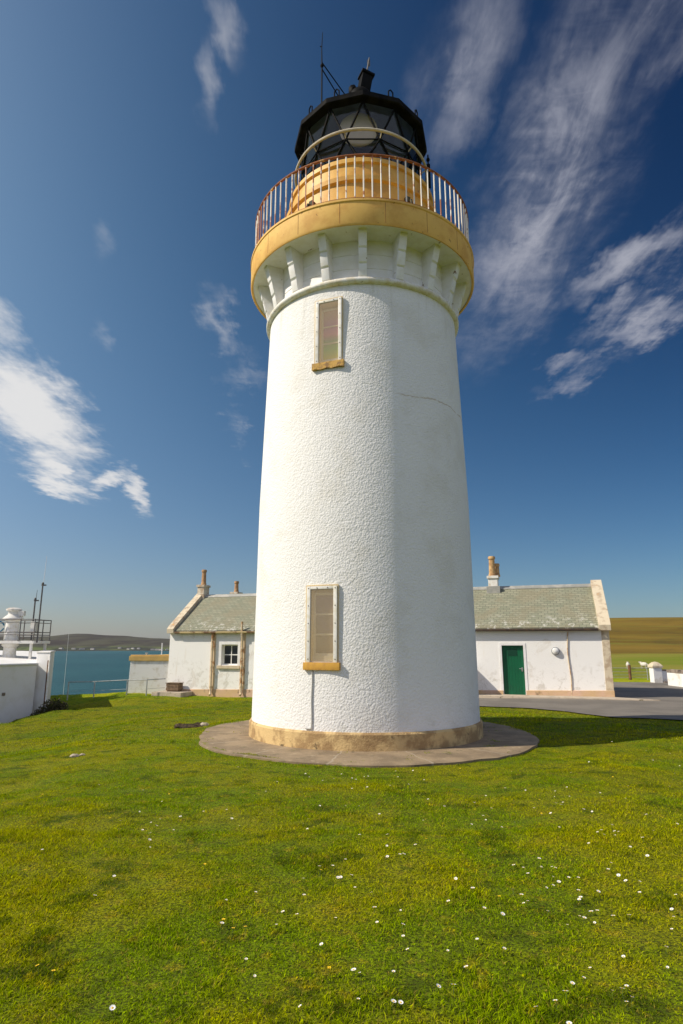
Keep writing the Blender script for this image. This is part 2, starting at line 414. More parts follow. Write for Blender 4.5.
ROCK_M = simple('pale_stone', (0.42, 0.36, 0.27), 0.9, c2=(0.30, 0.25, 0.18), nscale=14, bump=0.6, bscale=30, bdist=0.02)
PETAL = simple('daisy_petal', (0.82, 0.81, 0.78), 0.6)
BUTTER = simple('buttercup_petal', (0.75, 0.52, 0.01), 0.5)
CENTRE = simple('flower_centre', (0.72, 0.45, 0.02), 0.7)
STEM = simple('flower_stem', (0.09, 0.14, 0.02), 0.7)
HOUSE_FAR = simple('far_house_wall', (0.62, 0.60, 0.56), 0.9, c2=(0.5, 0.48, 0.44), nscale=0.05)
ROOF_FAR = simple('far_house_roof', (0.12, 0.11, 0.11), 0.9)

# concrete apron
m, t, bs = new_mat('apron_concrete')
co = t.node('ShaderNodeTexCoord').outputs['Object']
n = t.noise(co, 1.6, 7, 0.65)
c = t.mix(t.ramp(n, 0.38, 0.62), (0.20, 0.145, 0.085), (0.30, 0.22, 0.13))
c = t.mix(t.ramp(t.noise(co, 26, 5, 0.7), 0.56, 0.70, 0, 0.6), c, (0.13, 0.11, 0.09))
c = t.mix(t.ramp(t.noise(co, 2.3, 6, 0.7), 0.56, 0.68, 0, 0.6), c, (0.10, 0.085, 0.04))
c = t.mix(t.ramp(t.noise(co, 5.5, 6, 0.75), 0.58, 0.68, 0, 0.6), c, (0.48, 0.38, 0.25))
c = t.mix(t.ramp(t.noise(co, 9, 5, 0.75), 0.62, 0.70, 0, 0.7), c, (0.07, 0.05, 0.03))
sp = t.node('ShaderNodeSeparateXYZ', {0: co})
ang = t.math('ARCTAN2', sp.outputs[0], sp.outputs[1])
seg = t.math('MULTIPLY', ang, 7 / math.pi)
fr = t.math('ABSOLUTE', t.math('SUBTRACT', t.math('FRACT', t.math('ADD', seg, t.math('MULTIPLY', t.noise(co, 3, 3), 0.12))), 0.5))
c = t.mix(t.ramp(fr, 0.013, 0.007, 0, 0.45), c, (0.44, 0.38, 0.29))
t.l.new(c, bs.inputs['Base Color'])
bs.inputs['Roughness'].default_value = 0.9
b_ = t.node('ShaderNodeBump', {'Height': t.noise(co, 40, 5, 0.7), 'Strength': 0.6, 'Distance': 0.012})
t.l.new(b_.outputs[0], bs.inputs['Normal'])
APRON = m

# tarmac
m, t, bs = new_mat('tarmac')
co = t.node('ShaderNodeTexCoord').outputs['Object']
c = t.mix(t.ramp(t.noise(co, 0.5, 6, 0.6), 0.38, 0.62), (0.135, 0.118, 0.096), (0.185, 0.162, 0.132))
c = t.mix(t.ramp(t.noise(co, 60, 3, 0.7), 0.55, 0.72, 0, 0.5), c, (0.22, 0.205, 0.18))
t.l.new(c, bs.inputs['Base Color'])
bs.inputs['Roughness'].default_value = 0.85
b_ = t.node('ShaderNodeBump', {'Height': t.noise(co, 70, 4, 0.7), 'Strength': 0.5, 'Distance': 0.008})
t.l.new(b_.outputs[0], bs.inputs['Normal'])
TARMAC = m
PAVE = simple('pale_paving', (0.48, 0.40, 0.30), 0.9, c2=(0.36, 0.30, 0.23), nscale=2.5, c3=(0.14, 0.12, 0.06), n3=5, lo3=0.60, hi3=0.68, bump=0.5, bscale=30)

# turf colours shared by ground and blades
def turf_colour(t, wp):
    n1 = t.noise(wp, 0.55, 6, 0.6)
    n2 = t.noise(wp, 2.6, 6, 0.65)
    n3 = t.noise(wp, 7.5, 4, 0.7)
    c = t.mix(t.ramp(n1, 0.42, 0.58), (0.200, 0.285, 0.004), (0.320, 0.330, 0.005))
    c = t.mix(t.ramp(n2, 0.55, 0.74, 0, 0.6), c, (0.36, 0.29, 0.012))
    c = t.mix(t.ramp(n2, 0.48, 0.35, 0, 0.9), c, (0.085, 0.130, 0.005))
    c = t.mix(t.ramp(n3, 0.54, 0.68, 0, 0.65), c, (0.46, 0.36, 0.03))
    c = t.mix(t.ramp(t.noise(wp, 16, 4, 0.7), 0.46, 0.32, 0, 0.55), c, (0.06, 0.09, 0.006))
    return c


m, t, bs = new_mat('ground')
wp = t.node('ShaderNodeNewGeometry').outputs['Position']
sp = t.node('ShaderNodeSeparateXYZ', {0: wp})
c = turf_colour(t, wp)
# darker thatch between the blades where blades are planted; far lawn shows its own colour
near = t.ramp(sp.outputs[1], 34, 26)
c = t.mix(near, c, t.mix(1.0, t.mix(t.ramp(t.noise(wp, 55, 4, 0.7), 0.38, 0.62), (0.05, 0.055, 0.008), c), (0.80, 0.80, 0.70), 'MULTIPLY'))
# moorland
moor = t.mix(t.ramp(t.noise(t.mapping(wp, scale=(0.012, 0.03, 0.05)), 1.0, 8, 0.62), 0.35, 0.65), (0.135, 0.088, 0.014), (0.205, 0.135, 0.022))
moor = t.mix(t.ramp(t.noise(wp, 0.06, 6, 0.65), 0.52, 0.68, 0, 0.7), moor, (0.085, 0.066, 0.016))
moor = t.mix(t.ramp(t.noise(t.mapping(wp, scale=(0.02, 0.12, 0.4)), 1.0, 5, 0.6), 0.5, 0.66, 0, 0.5), moor, (0.17, 0.19, 0.03))
field = t.mix(t.ramp(t.noise(t.mapping(wp, scale=(0.01, 0.06, 0.1)), 1.0, 5, 0.6), 0.42, 0.62), (0.150, 0.185, 0.016), (0.22, 0.20, 0.035))
edge = t.math('ADD', sp.outputs[1], t.math('MULTIPLY', t.noise(wp, 0.03, 3, 0.5), 60))
fm = t.math('MULTIPLY', t.ramp(sp.outputs[1], 38, 44), 1.0)
c = t.mix(fm, c, field)
c = t.mix(t.ramp(edge, 168, 186), c, moor)
# cliffs
cl = t.ramp(sp.outputs[2], -4, -14)
c = t.mix(cl, c, (0.12, 0.10, 0.07))
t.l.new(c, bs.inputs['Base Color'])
bs.inputs['Roughness'].default_value = 0.95
bs.inputs['Specular IOR Level'].default_value = 0.1
b_ = t.node('ShaderNodeBump', {'Height': t.math('ADD', t.noise(wp, 14, 6, 0.7), t.math('MULTIPLY', t.noise(wp, 0.5, 6, 0.7), 2.0)), 'Strength': 0.5, 'Distance': 0.05})
t.l.new(b_.outputs[0], bs.inputs['Normal'])
GROUND = m

m, t, bs = new_mat('grass_blade')
wp = t.node('ShaderNodeNewGeometry').outputs['Position']
c = turf_colour(t, wp)
at = t.node('ShaderNodeAttribute', attribute_name='tint')
sp = t.node('ShaderNodeSeparateXYZ', {0: at.outputs['Vector']})
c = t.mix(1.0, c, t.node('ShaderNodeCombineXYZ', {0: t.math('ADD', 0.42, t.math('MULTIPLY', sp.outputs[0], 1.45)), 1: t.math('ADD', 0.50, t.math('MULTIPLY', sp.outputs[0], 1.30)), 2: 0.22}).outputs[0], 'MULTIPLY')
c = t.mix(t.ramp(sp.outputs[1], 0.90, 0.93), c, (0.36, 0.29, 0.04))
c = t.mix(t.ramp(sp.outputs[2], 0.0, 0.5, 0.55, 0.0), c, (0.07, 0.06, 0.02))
out = t.n['Material Output']
bs.inputs['Roughness'].default_value = 0.55
bs.inputs['Specular IOR Level'].default_value = 0.0
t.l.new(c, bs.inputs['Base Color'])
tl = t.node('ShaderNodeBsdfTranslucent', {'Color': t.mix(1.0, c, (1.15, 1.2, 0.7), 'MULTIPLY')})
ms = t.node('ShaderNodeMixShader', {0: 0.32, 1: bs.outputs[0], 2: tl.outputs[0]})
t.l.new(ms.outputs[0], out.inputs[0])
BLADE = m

# sea
m, t, bs = new_mat('sea_water')
wp = t.node('ShaderNodeNewGeometry').outputs['Position']
c = t.mix(t.ramp(t.noise(t.mapping(wp, scale=(0.004, 0.0016, 1)), 1.0, 5, 0.6), 0.4, 0.62), (0.016, 0.072, 0.082), (0.022, 0.092, 0.098))
t.l.new(c, bs.inputs['Base Color'])
bs.inputs['Roughness'].default_value = 0.45
bs.inputs['Specular IOR Level'].default_value = 0.12
h = t.math('ADD', t.noise(t.mapping(wp, scale=(0.06, 0.13, 1)), 1.0, 5, 0.65), t.math('MULTIPLY', t.noise(t.mapping(wp, scale=(0.35, 0.6, 1)), 1.0, 4, 0.6), 0.35))
b_ = t.node('ShaderNodeBump', {'Height': h, 'Strength': 1.0, 'Distance': 2.2})
t.l.new(b_.outputs[0], bs.inputs['Normal'])
SEA = m

m, t, bs = new_mat('far_hill')
wp = t.node('ShaderNodeNewGeometry').outputs['Position']
sp = t.node('ShaderNodeSeparateXYZ', {0: wp})
c = t.mix(t.ramp(t.noise(t.mapping(wp, scale=(0.0045, 0.002, 0.012)), 1.0, 8, 0.65), 0.40, 0.60), (0.050, 0.042, 0.036), (0.080, 0.077, 0.052))
fl = t.mix(t.ramp(t.noise(t.mapping(wp, scale=(0.008, 0.004, 0.03)), 1.0, 6, 0.6), 0.42, 0.58), (0.050, 0.052, 0.042), (0.11, 0.135, 0.05))
lowz = t.ramp(t.math('ADD', sp.outputs[2], t.math('MULTIPLY', t.noise(wp, 0.004, 4), 40)), 24, 6)
c = t.mix(lowz, c, fl)
c = t.mix(t.ramp(sp.outputs[2], -21, -24), c, (0.06, 0.055, 0.05))
t.l.new(c, bs.inputs['Base Color'])
bs.inputs['Roughness'].default_value = 1.0
bs.inputs['Specular IOR Level'].default_value = 0.0
FARHILL = m

m, t, bs = new_mat('bush_leaf')
at = t.node('ShaderNodeAttribute', attribute_name='tint')
sp = t.node('ShaderNodeSeparateXYZ', {0: at.outputs['Vector']})
c = t.mix(sp.outputs[0], (0.030, 0.040, 0.010), (0.085, 0.060, 0.022))
t.l.new(c, bs.inputs['Base Color'])
bs.inputs['Roughness'].default_value = 0.8
LEAF = m


# ------------------------------------------------------------------ mesh helpers
class MB:
    def __init__(s):
        s.v = []; s.f = []; s.mi = []; s.uv = {}

    def add(s, verts, faces, mi=0, M=None):
        o = len(s.v)
        for p in verts:
            p = Vector(p)
            if M is not None: p = M @ p
            s.v.append(p)
        for f in faces:
            s.f.append([o + i for i in f]); s.mi.append(mi)

    def box(s, x0, x1, y0, y1, z0, z1, M=None, mi=0):
        vs = [(x, y, z) for z in (z0, z1) for y in (y0, y1) for x in (x0, x1)]
        s.add(vs, [(0, 2, 3, 1), (4, 5, 7, 6), (0, 1, 5, 4), (2, 6, 7, 3), (0, 4, 6, 2), (1, 3, 7, 5)], mi, M)

    def prism(s, poly, d0, d1, axis='x', M=None, mi=0):
        """poly in the plane across the axis, extruded from d0 to d1"""
        def P(a, b, d):
            return {'x': (d, a, b), 'y': (a, d, b), 'z': (a, b, d)}[axis]
        n = len(poly)
        vs = [P(a, b, d0) for a, b in poly] + [P(a, b, d1) for a, b in poly]
        fs = [tuple(range(n))[::-1], tuple(range(n, 2 * n))] + [(i, (i + 1) % n, n + (i + 1) % n, n + i) for i in range(n)]
        s.add(vs, fs, mi, M)

    def lathe(s, prof, n=64, M=None, mi=0, closed=False, a0=0.0, a1=2 * math.pi):
        full = abs(a1 - a0 - 2 * math.pi) < 1e-6
        cols = n if full else n + 1
        vs = []
        for i in range(cols):
            a = a0 + (a1 - a0) * i / n
            for r, z in prof: vs.append((r * math.sin(a), -r * math.cos(a), z))
        k = len(prof); fs = []
        for i in range(n):
            j = (i + 1) % cols
            for q in range(k if closed else k - 1):
                q2 = (q + 1) % k
                fs.append((i * k + q, j * k + q, j * k + q2, i * k + q2))
        s.add(vs, fs, mi, M)

    def tube(s, pts, r, n=8, M=None, mi=0, cap=True, closed=False):
        pts = [Vector(p) for p in pts]
        rad = r if isinstance(r, (list, tuple)) else [r] * len(pts)
        vs = []; prev = None
        m_ = len(pts)
        for i, p in enumerate(pts):
            if closed: d = pts[(i + 1) % m_] - pts[i - 1]
            else: d = pts[min(i + 1, m_ - 1)] - pts[max(i - 1, 0)]
            d.normalize()
            if prev is None:
                up = Vector((0, 0, 1)) if abs(d.z) < 0.9 else Vector((1, 0, 0))
                a = d.cross(up).normalized()
            else:
                a = (prev - d * prev.dot(d)).normalized()
            prev = a
            b = d.cross(a)
            for k in range(n):
                t_ = 2 * math.pi * k / n
                vs.append(p + (a * math.cos(t_) + b * math.sin(t_)) * rad[i])
        fs = []
        for i in range(m_ if closed else m_ - 1):
            j = (i + 1) % m_
            for k in range(n):
                fs.append((i * n + k, i * n + (k + 1) % n, j * n + (k + 1) % n, j * n + k))
        if cap and not closed:
            fs.append(tuple(range(n))[::-1]); fs.append(tuple((m_ - 1) * n + k for k in range(n)))
        s.add(vs, fs, mi, M)

    def ellipsoid(s, c, r, nu=20, nv=12, M=None, mi=0, jit=0.0):
        vs = []; fs = []
        for j in range(nv + 1):
            ph = math.pi * j / nv
            for i in range(nu):
                th = 2 * math.pi * i / nu
                d = Vector((math.sin(ph) * math.cos(th), math.sin(ph) * math.sin(th), math.cos(ph)))
                q = 1 + (jit * mnoise.noise(d * 2.3 + Vector(c)) if jit else 0)
                vs.append((c[0] + d.x * r[0] * q, c[1] + d.y * r[1] * q, c[2] + d.z * r[2] * q))
        for j in range(nv):
            for i in range(nu):
                fs.append((j * nu + i, (j + 1) * nu + i, (j + 1) * nu + (i + 1) % nu, j * nu + (i + 1) % nu))
        s.add(vs, fs, mi, M)

    def build(s, name, mats, parent=None, smooth=True, bevel=0.0, angle=0.6, loc=None):
        me = bpy.data.meshes.new(name)
        me.from_pydata([tuple(v) for v in s.v], [], s.f)
        if not isinstance(mats, (list, tuple)): mats = [mats]
        for m_ in mats: me.materials.append(m_)
        if len(mats) > 1: me.polygons.foreach_set('material_index', s.mi)
        bm = bmesh.new(); bm.from_mesh(me)
        bmesh.ops.remove_doubles(bm, verts=bm.verts, dist=1e-5)
        bmesh.ops.recalc_face_normals(bm, faces=bm.faces)
        if bevel > 0:
            es = [e for e in bm.edges if len(e.link_faces) == 2 and e.calc_face_angle(0) > 0.7]
            if es: bmesh.ops.bevel(bm, geom=es, offset=bevel, segments=2, affect='EDGES', profile=0.6, clamp_overlap=True)
        for f in bm.faces: f.smooth = smooth
        for e in bm.edges: e.smooth = not (len(e.link_faces) == 2 and e.calc_face_angle(0) > angle)
        bm.to_mesh(me); bm.free()
        o = bpy.data.objects.new(name, me)
        col.objects.link(o)
        if parent is not None: o.parent = parent
        if loc is not None: o.location = loc
        return o


def tag(o, label, cat, group=None, kind=None):
    if label: o['label'] = label
    if cat: o['category'] = cat
    if group: o['group'] = group
    if kind: o['kind'] = kind
    return o


def thing(name, label, cat, loc=(0, 0, 0), rz=0.0, group=None):
    o = bpy.data.objects.new(name, None)
    o.empty_display_size = 0.3
    col.objects.link(o)
    o.location = loc; o.rotation_euler = (0, 0, rz)
    return tag(o, label, cat, group)


def structure(o):
    o['kind'] = 'structure'
    return o


def RZ(a, loc=(0, 0, 0)): return Matrix.Translation(loc) @ Matrix.Rotation(a, 4, 'Z')


# ------------------------------------------------------------------ terrain
TX, TY = 0.52, 14.20          # tower axis
CTRL = [(0, 0, .28), (3, 2, .26), (-3, 2, .22), (0, 5, .19), (0, 8, .09), (3, 6, .19), (-3, 6, .14), (-2.5, 10, .03), (3.5, 10, .09),
        (10.5, 24, -.14), (14, 28, -.14), (5, 26, -.2), (-1, 28, -.38), (-7, 29.5, -.5), (-10.4, 31.3, -.40), (-8.5, 29, -.44), (-10.6, 20, -.55), (-11.2, 23.5, -.62), (-10.9, 24.6, -.52),
        (-12.9, 24.2, -1.7), (-12.4, 25.8, -1.5), (-13.4, 22, -1.8), (-14.8, 18, -1.6), (-12.6, 29.5, -.75), (-11.9, 31, -.57), (-10, 26, -.62), (-9, 18, -.55), (-8, 14, -.36), (-6, 10, -.12),
        (6.8, 12.8, .06), (8.8, 16, -.04), (6.9, 19.5, -.11), (6, 21, -.12), (12, 18, -.14), (15, 35, -.14), (17, 35, -.14), (30, 30, -.14), (12, 8, .15), (20, 15, -.14),
        (-12, 8, -.5), (-5, 22, -.36), (-4, 17, -.16), (17, 24, -.14), (-20, 24, -1.4), (-4, 26, -.42), (5, 22.5, -.13), (8, 22, -.14), (0, -8, .3), (10, -8, .3), (-10, -8, .2)]
for k in range(12):
    a = k * math.pi / 6
    CTRL.append((TX + 3.6 * math.cos(a), TY + 3.6 * math.sin(a), 0.0))
    CTRL.append((TX + 1.8 * math.cos(a), TY + 1.8 * math.sin(a), 0.0))
CT = np.array(CTRL)


def sstep(x, a, b):
    t_ = np.clip((x - a) / (b - a), 0, 1)
    return t_ * t_ * (3 - 2 * t_)


def _hash(i, j, s_=0):
    n = (i * 374761393 + j * 668265263 + s_ * 974634777) & 0xffffffff
    n = ((n ^ (n >> 13)) * 1274126177) & 0xffffffff
    return ((n ^ (n >> 16)) & 0xffff) / 65535.0


def vnoise(x, y, s_=0):
    xi = np.floor(x).astype(np.int64); yi = np.floor(y).astype(np.int64)
    fx = x - xi; fy = y - yi
    fx = fx * fx * (3 - 2 * fx); fy = fy * fy * (3 - 2 * fy)
    a = _hash(xi, yi, s_); b = _hash(xi + 1, yi, s_); c_ = _hash(xi, yi + 1, s_); d = _hash(xi + 1, yi + 1, s_)
    return (a * (1 - fx) + b * fx) * (1 - fy) + (c_ * (1 - fx) + d * fx) * fy - 0.5


def fbm(x, y, o=4, s_=0):
    r = 0; a = 1.0; f = 1.0
    for k in range(o):
        r = r + a * vnoise(x * f + 13.1 * k, y * f - 7.7 * k, s_ + k); a *= .5; f *= 2.03
    return r


def _tarmac_mask(x, y):
    """1 on hard surfaces (kept flat)"""
    r = np.hypot(x - TX, y - TY)
    return 1 - sstep(r, 3.5, 4.1)


def ground_z(x, y):
    x = np.asarray(x, float); y = np.asarray(y, float)
    num = np.zeros_like(x); den = np.zeros_like(x)
    for cx, cy, cz in CT:
        d2 = (x - cx) ** 2 + (y - cy) ** 2 + 0.35
        wgt = d2 ** -1.9
        num += wgt * cz; den += wgt
    z = num / den
    flat = np.maximum(_tarmac_mask(x, y), sstep(x - (4.8 - 0.5 * (y - 21.5)), -0.6, 0.6) * sstep(y, 15.5, 16.5))
    z = z + (1 - flat) * (0.045 * fbm(x * 0.55, y * 0.55, 3, 3) + 0.02 * fbm(x * 2.1, y * 2.1, 2, 9))
    # lawn stands a little proud of the apron, the turf is level with it at the edge
    # drop to the sea on the left and behind
    edge = 33.0 + 1.2 * fbm(x * .1, y * .1, 2, 5) * 2
    leftness = sstep(x, 6.0, -6.0)
    bank = np.clip(y - edge, 0, None)
    d_back = bank * leftness
    d_left = np.clip(-19 - x, 0, None)
    d_all = np.maximum(d_back, d_left)
    z = z - (d_all * 0.30 + 0.0045 * d_all ** 2) * (1 + .25 * fbm(x * .08, y * .08, 3, 8))
    # field and moor on the right
    far = sstep(x, 0, 14) * 1.0
    fld = -1.7 * sstep(y, 38, 70) + 1.9 * sstep(y, 70, 150)
    hill = 19.5 * sstep(y, 150, 400) * (1 + 0.15 * fbm(x * .006, y * .006, 3, 2)) * (0.92 + 0.10 * sstep(x, 120, 240))
    hill = hill - 30 * sstep(y, 420, 900)
    z = z + far * (fld + hill + 0.25 * fbm(x * .05, y * .05, 3, 12) * sstep(y, 50, 90))
    return np.maximum(z, -40)


xs = np.concatenate([np.array([-3000, -1500, -800, -400, -250, -160, -110, -80, -60, -48, -38, -30, -25]), np.arange(-22, 22.01, 0.25), np.array([23, 25, 27, 30, 34, 38, 43, 50, 58, 68, 80, 95, 110, 130, 150, 175, 200, 230, 260, 300, 350, 420, 500, 700, 1000, 2000, 4000])])
ys = np.concatenate([np.array([-2000, -600, -200, -80, -40, -20, -10, -6, -4]), np.arange(-3, 36.01, 0.25), np.arange(37, 60, 1.0), np.arange(60, 150, 3.0), np.arange(150, 450, 6.0), np.array([470, 500, 560, 640, 760, 900, 1200, 2000])])
GX, GY = np.meshgrid(xs, ys)
GZ = ground_z(GX, GY)
nx, ny = len(xs), len(ys)
me = bpy.data.meshes.new('ground')
me.from_pydata(np.stack([GX.ravel(), GY.ravel(), GZ.ravel()], 1).tolist(), [], [(j * nx + i, j * nx + i + 1, (j + 1) * nx + i + 1, (j + 1) * nx + i) for j in range(ny - 1) for i in range(nx - 1)])
me.materials.append(GROUND)
me.polygons.foreach_set('use_smooth', [True] * len(me.polygons))
ground = bpy.data.objects.new('ground', me); col.objects.link(ground); structure(ground)


def gz(x, y): return float(ground_z(np.array([x]), np.array([y]))[0])


# sea: one sheet to the horizon
b = MB()
b.add([(-8900, -3900, -25), (8900, -3900, -25), (8900, 8900, -25), (-8900, 8900, -25)], [(0, 1, 2, 3)])
structure(b.build('sea', SEA))

# far shore hills across the sound
hx = np.linspace(-5200, 2600, 240); hy = np.concatenate([np.linspace(2780, 3400, 26), np.linspace(3450, 5600, 26)])
HX, HY = np.meshgrid(hx, hy)
px_az = HX / HY
prof = 66 + 22 * np.exp(-((px_az + 0.405) / 0.05) ** 2) - 22 * sstep(px_az, -0.33, -0.20) + 12 * fbm(px_az * 16, HY * 0, 4, 4) + 4 * sstep(px_az, -0.47, -0.56)
shore_y = 2850 + 190 * fbm(px_az * 9, px_az * 0 + 3, 4, 6)
rise = sstep(HY, shore_y, shore_y + 1750)
low_ = sstep(HY, shore_y, shore_y + 160)
HZ = -27 + low_ * 9 + low_ * 14 * (fbm(HX * .004, HY * .004, 3, 21) + .3) + rise * prof + rise * 14 * fbm(HX * .0025, HY * .0025, 4, 31)
me = bpy.data.meshes.new('far_hills')
n_ = len(hx)
me.from_pydata(np.stack([HX.ravel(), HY.ravel(), HZ.ravel()], 1).tolist(), [], [(j * n_ + i, j * n_ + i + 1, (j + 1) * n_ + i + 1, (j + 1) * n_ + i) for j in range(len(hy) - 1) for i in range(n_ - 1)])
me.materials.append(FARHILL)
me.polygons.foreach_set('use_smooth', [True] * len(me.polygons))
fh = bpy.data.objects.new('far_hills', me); col.objects.link(fh); structure(fh)

# tiny houses along the far shore
hb = MB()
hb.box(-8, 8, -4, 4, -4, 3.6, mi=0)
hb.prism([(-4.3, 3.6), (4.3, 3.6), (0, 6.4)], -8.2, 8.2, 'x', mi=1)
far_house = hb.build('far_house', [HOUSE_FAR, ROOF_FAR], smooth=False)
tag(far_house, 'tiny pale house with a dark pitched roof on the far shore across the water', 'house', 'houses on the far shore')
spots = [(-.338, .9), (-.331, 1.0), (-.322, .8), (-.300, 1.0), (-.292, 1.5), (-.286, 1.2), (-.277, .8), (-.395, 1.2), (-.412, 1.5), (-.425, 1.1), (-.445, 1.3), (-.352, 1.0)]
for k, (a, sc) in enumerate(spots):
    o = far_house if k == 0 else far_house.copy()
    if k: col.objects.link(o)
    sy = 2850 + 190 * float(fbm(np.array([a * 9]), np.array([3.0]), 4, 6)[0]) + 90 + 50 * random.random()
    i = int(np.abs(hx - a * sy).argmin()); j = int(np.abs(hy - sy).argmin())
    o.location = (a * sy, sy, float(HZ[j, i]) + 1)
    o.rotation_euler = (0, 0, random.uniform(-.5, .5))
    o.scale = (sc, 1.2, 1.0)

# ------------------------------------------------------------------ hard surfaces
# concrete apron round the tower
b = MB()
N = 180; ring = []
for i in range(N):
    a = 2 * math.pi * i / N
    rr = 3.60 + 0.12 * mnoise.noise(Vector((math.cos(a) * 2.2, math.sin(a) * 2.2, 1.3))) + 0.05 * mnoise.noise(Vector((math.cos(a) * 9, math.sin(a) * 9, 4)))
    rr += 0.22 * max(0, math.cos(a + 1.45)) ** 2
    ring.append((rr * math.cos(a), rr * math.sin(a)))
b.prism(ring, -0.35, 0.035, 'z')
ap = b.build('apron_paving', APRON, bevel=0.0)
ap.location = (TX, TY, 0)
structure(ap)

# tarmac yard and the drive to the gate
tar = [(4.2, 21.75), (6.08, 20.74), (6.91, 19.55), (7.62, 17.75), (8.84, 16.85), (12, 15.9), (17, 15.2), (40, 14.0), (60, 30.5), (17.4, 34.8), (17.0, 35.2), (14.0, 35.4), (11.0, 30.0), (10.0, 24.9), (4.2, 26.6)]
b = MB()


def in_poly(x, y, poly):
    ins = np.zeros(x.shape, bool)
    n = len(poly)
    for i in range(n):
        x0, y0 = poly[i]; x1, y1 = poly[(i + 1) % n]
        if y0 == y1: continue
        c_ = ((y0 > y) != (y1 > y)) & (x < (x1 - x0) * (y - y0) / (y1 - y0) + x0)
        ins ^= c_
    return ins


bm = bmesh.new()
tv = [bm.verts.new((x, y, 0)) for x, y in tar]
bm.faces.new(tv)
for k in range(1, 60):
    for (pc, pn) in (((k * 1.0, 0, 0), (1, 0, 0)), ((0, k * 1.0, 0), (0, 1, 0))):
        if k > 40 and pn[1]: continue
        bmesh.ops.bisect_plane(bm, geom=bm.verts[:] + bm.edges[:] + bm.faces[:], plane_co=pc, plane_no=pn)
for v_ in bm.verts: v_.co.z = gz(v_.co.x, v_.co.y) + 0.03
for f_ in bm.faces: f_.smooth = True
me = bpy.data.meshes.new('tarmac_yard'); bm.to_mesh(me); bm.free(); me.materials.append(TARMAC)
yard = bpy.data.objects.new('tarmac_yard', me); col.objects.link(yard); structure(yard)

# ------------------------------------------------------------------ the lighthouse
lh = thing('lighthouse', 'tall white round lighthouse with ochre gallery band and black lantern', 'lighthouse', (TX, TY, 0))
b = MB()
b.lathe([(2.42, -0.3), (2.53, -0.3), (2.525, 0.31), (2.50, 0.345), (2.30, 0.36)], 144)
b.build('plinth', PLINTH_M, lh)

WINS = [(R(-21.2), 0.50, 1.60, 2.95, 'low'), (R(-19.9), 0.47, 7.74, 9.12, 'high')]


def rad(z):
    pts = [(0.34, 2.475), (5, 2.435), (9.57, 2.29)]
    for (z0, r0), (z1, r1) in zip(pts, pts[1:]):
        if z <= z1: return r0 + (r1 - r0) * (z - z0) / (z1 - z0)
    return pts[-1][1]


az = sorted(set([round(R(2) * i, 6) for i in range(-90, 90)] + [round(v_, 6) for wn in WINS for v_ in (wn[0] - wn[1] / 2 / rad(wn[2]), wn[0] + wn[1] / 2 / rad(wn[2]))]))
zs = sorted(set([0.34, 0.6, 1.2, 2.2, 3.5, 4.2, 5, 5.8, 6.6, 7.2, 9.5, 9.57] + [wn[i] for wn in WINS for i in (2, 3)]))
b = MB(); n = len(az); vs = []
for z in zs:
    for a in az: vs.append((rad(z) * math.sin(a), -rad(z) * math.cos(a), z))
fs = []
for j in range(len(zs) - 1):
    for i in range(n):
        i2 = (i + 1) % n
        am = (az[i] + az[i2]) / 2 if i2 else math.pi; zm = (zs[j] + zs[j + 1]) / 2
        if any(abs(am - wn[0]) < wn[1] / 2 / rad(wn[2]) - 1e-4 and wn[2] < zm < wn[3] for wn in WINS): continue
        fs.append((j * n + i, j * n + i2, (j + 1) * n + i2, (j + 1) * n + i))
b.add(vs, fs)
tw = b.build('tower_wall', TOWER_PAINT, lh)

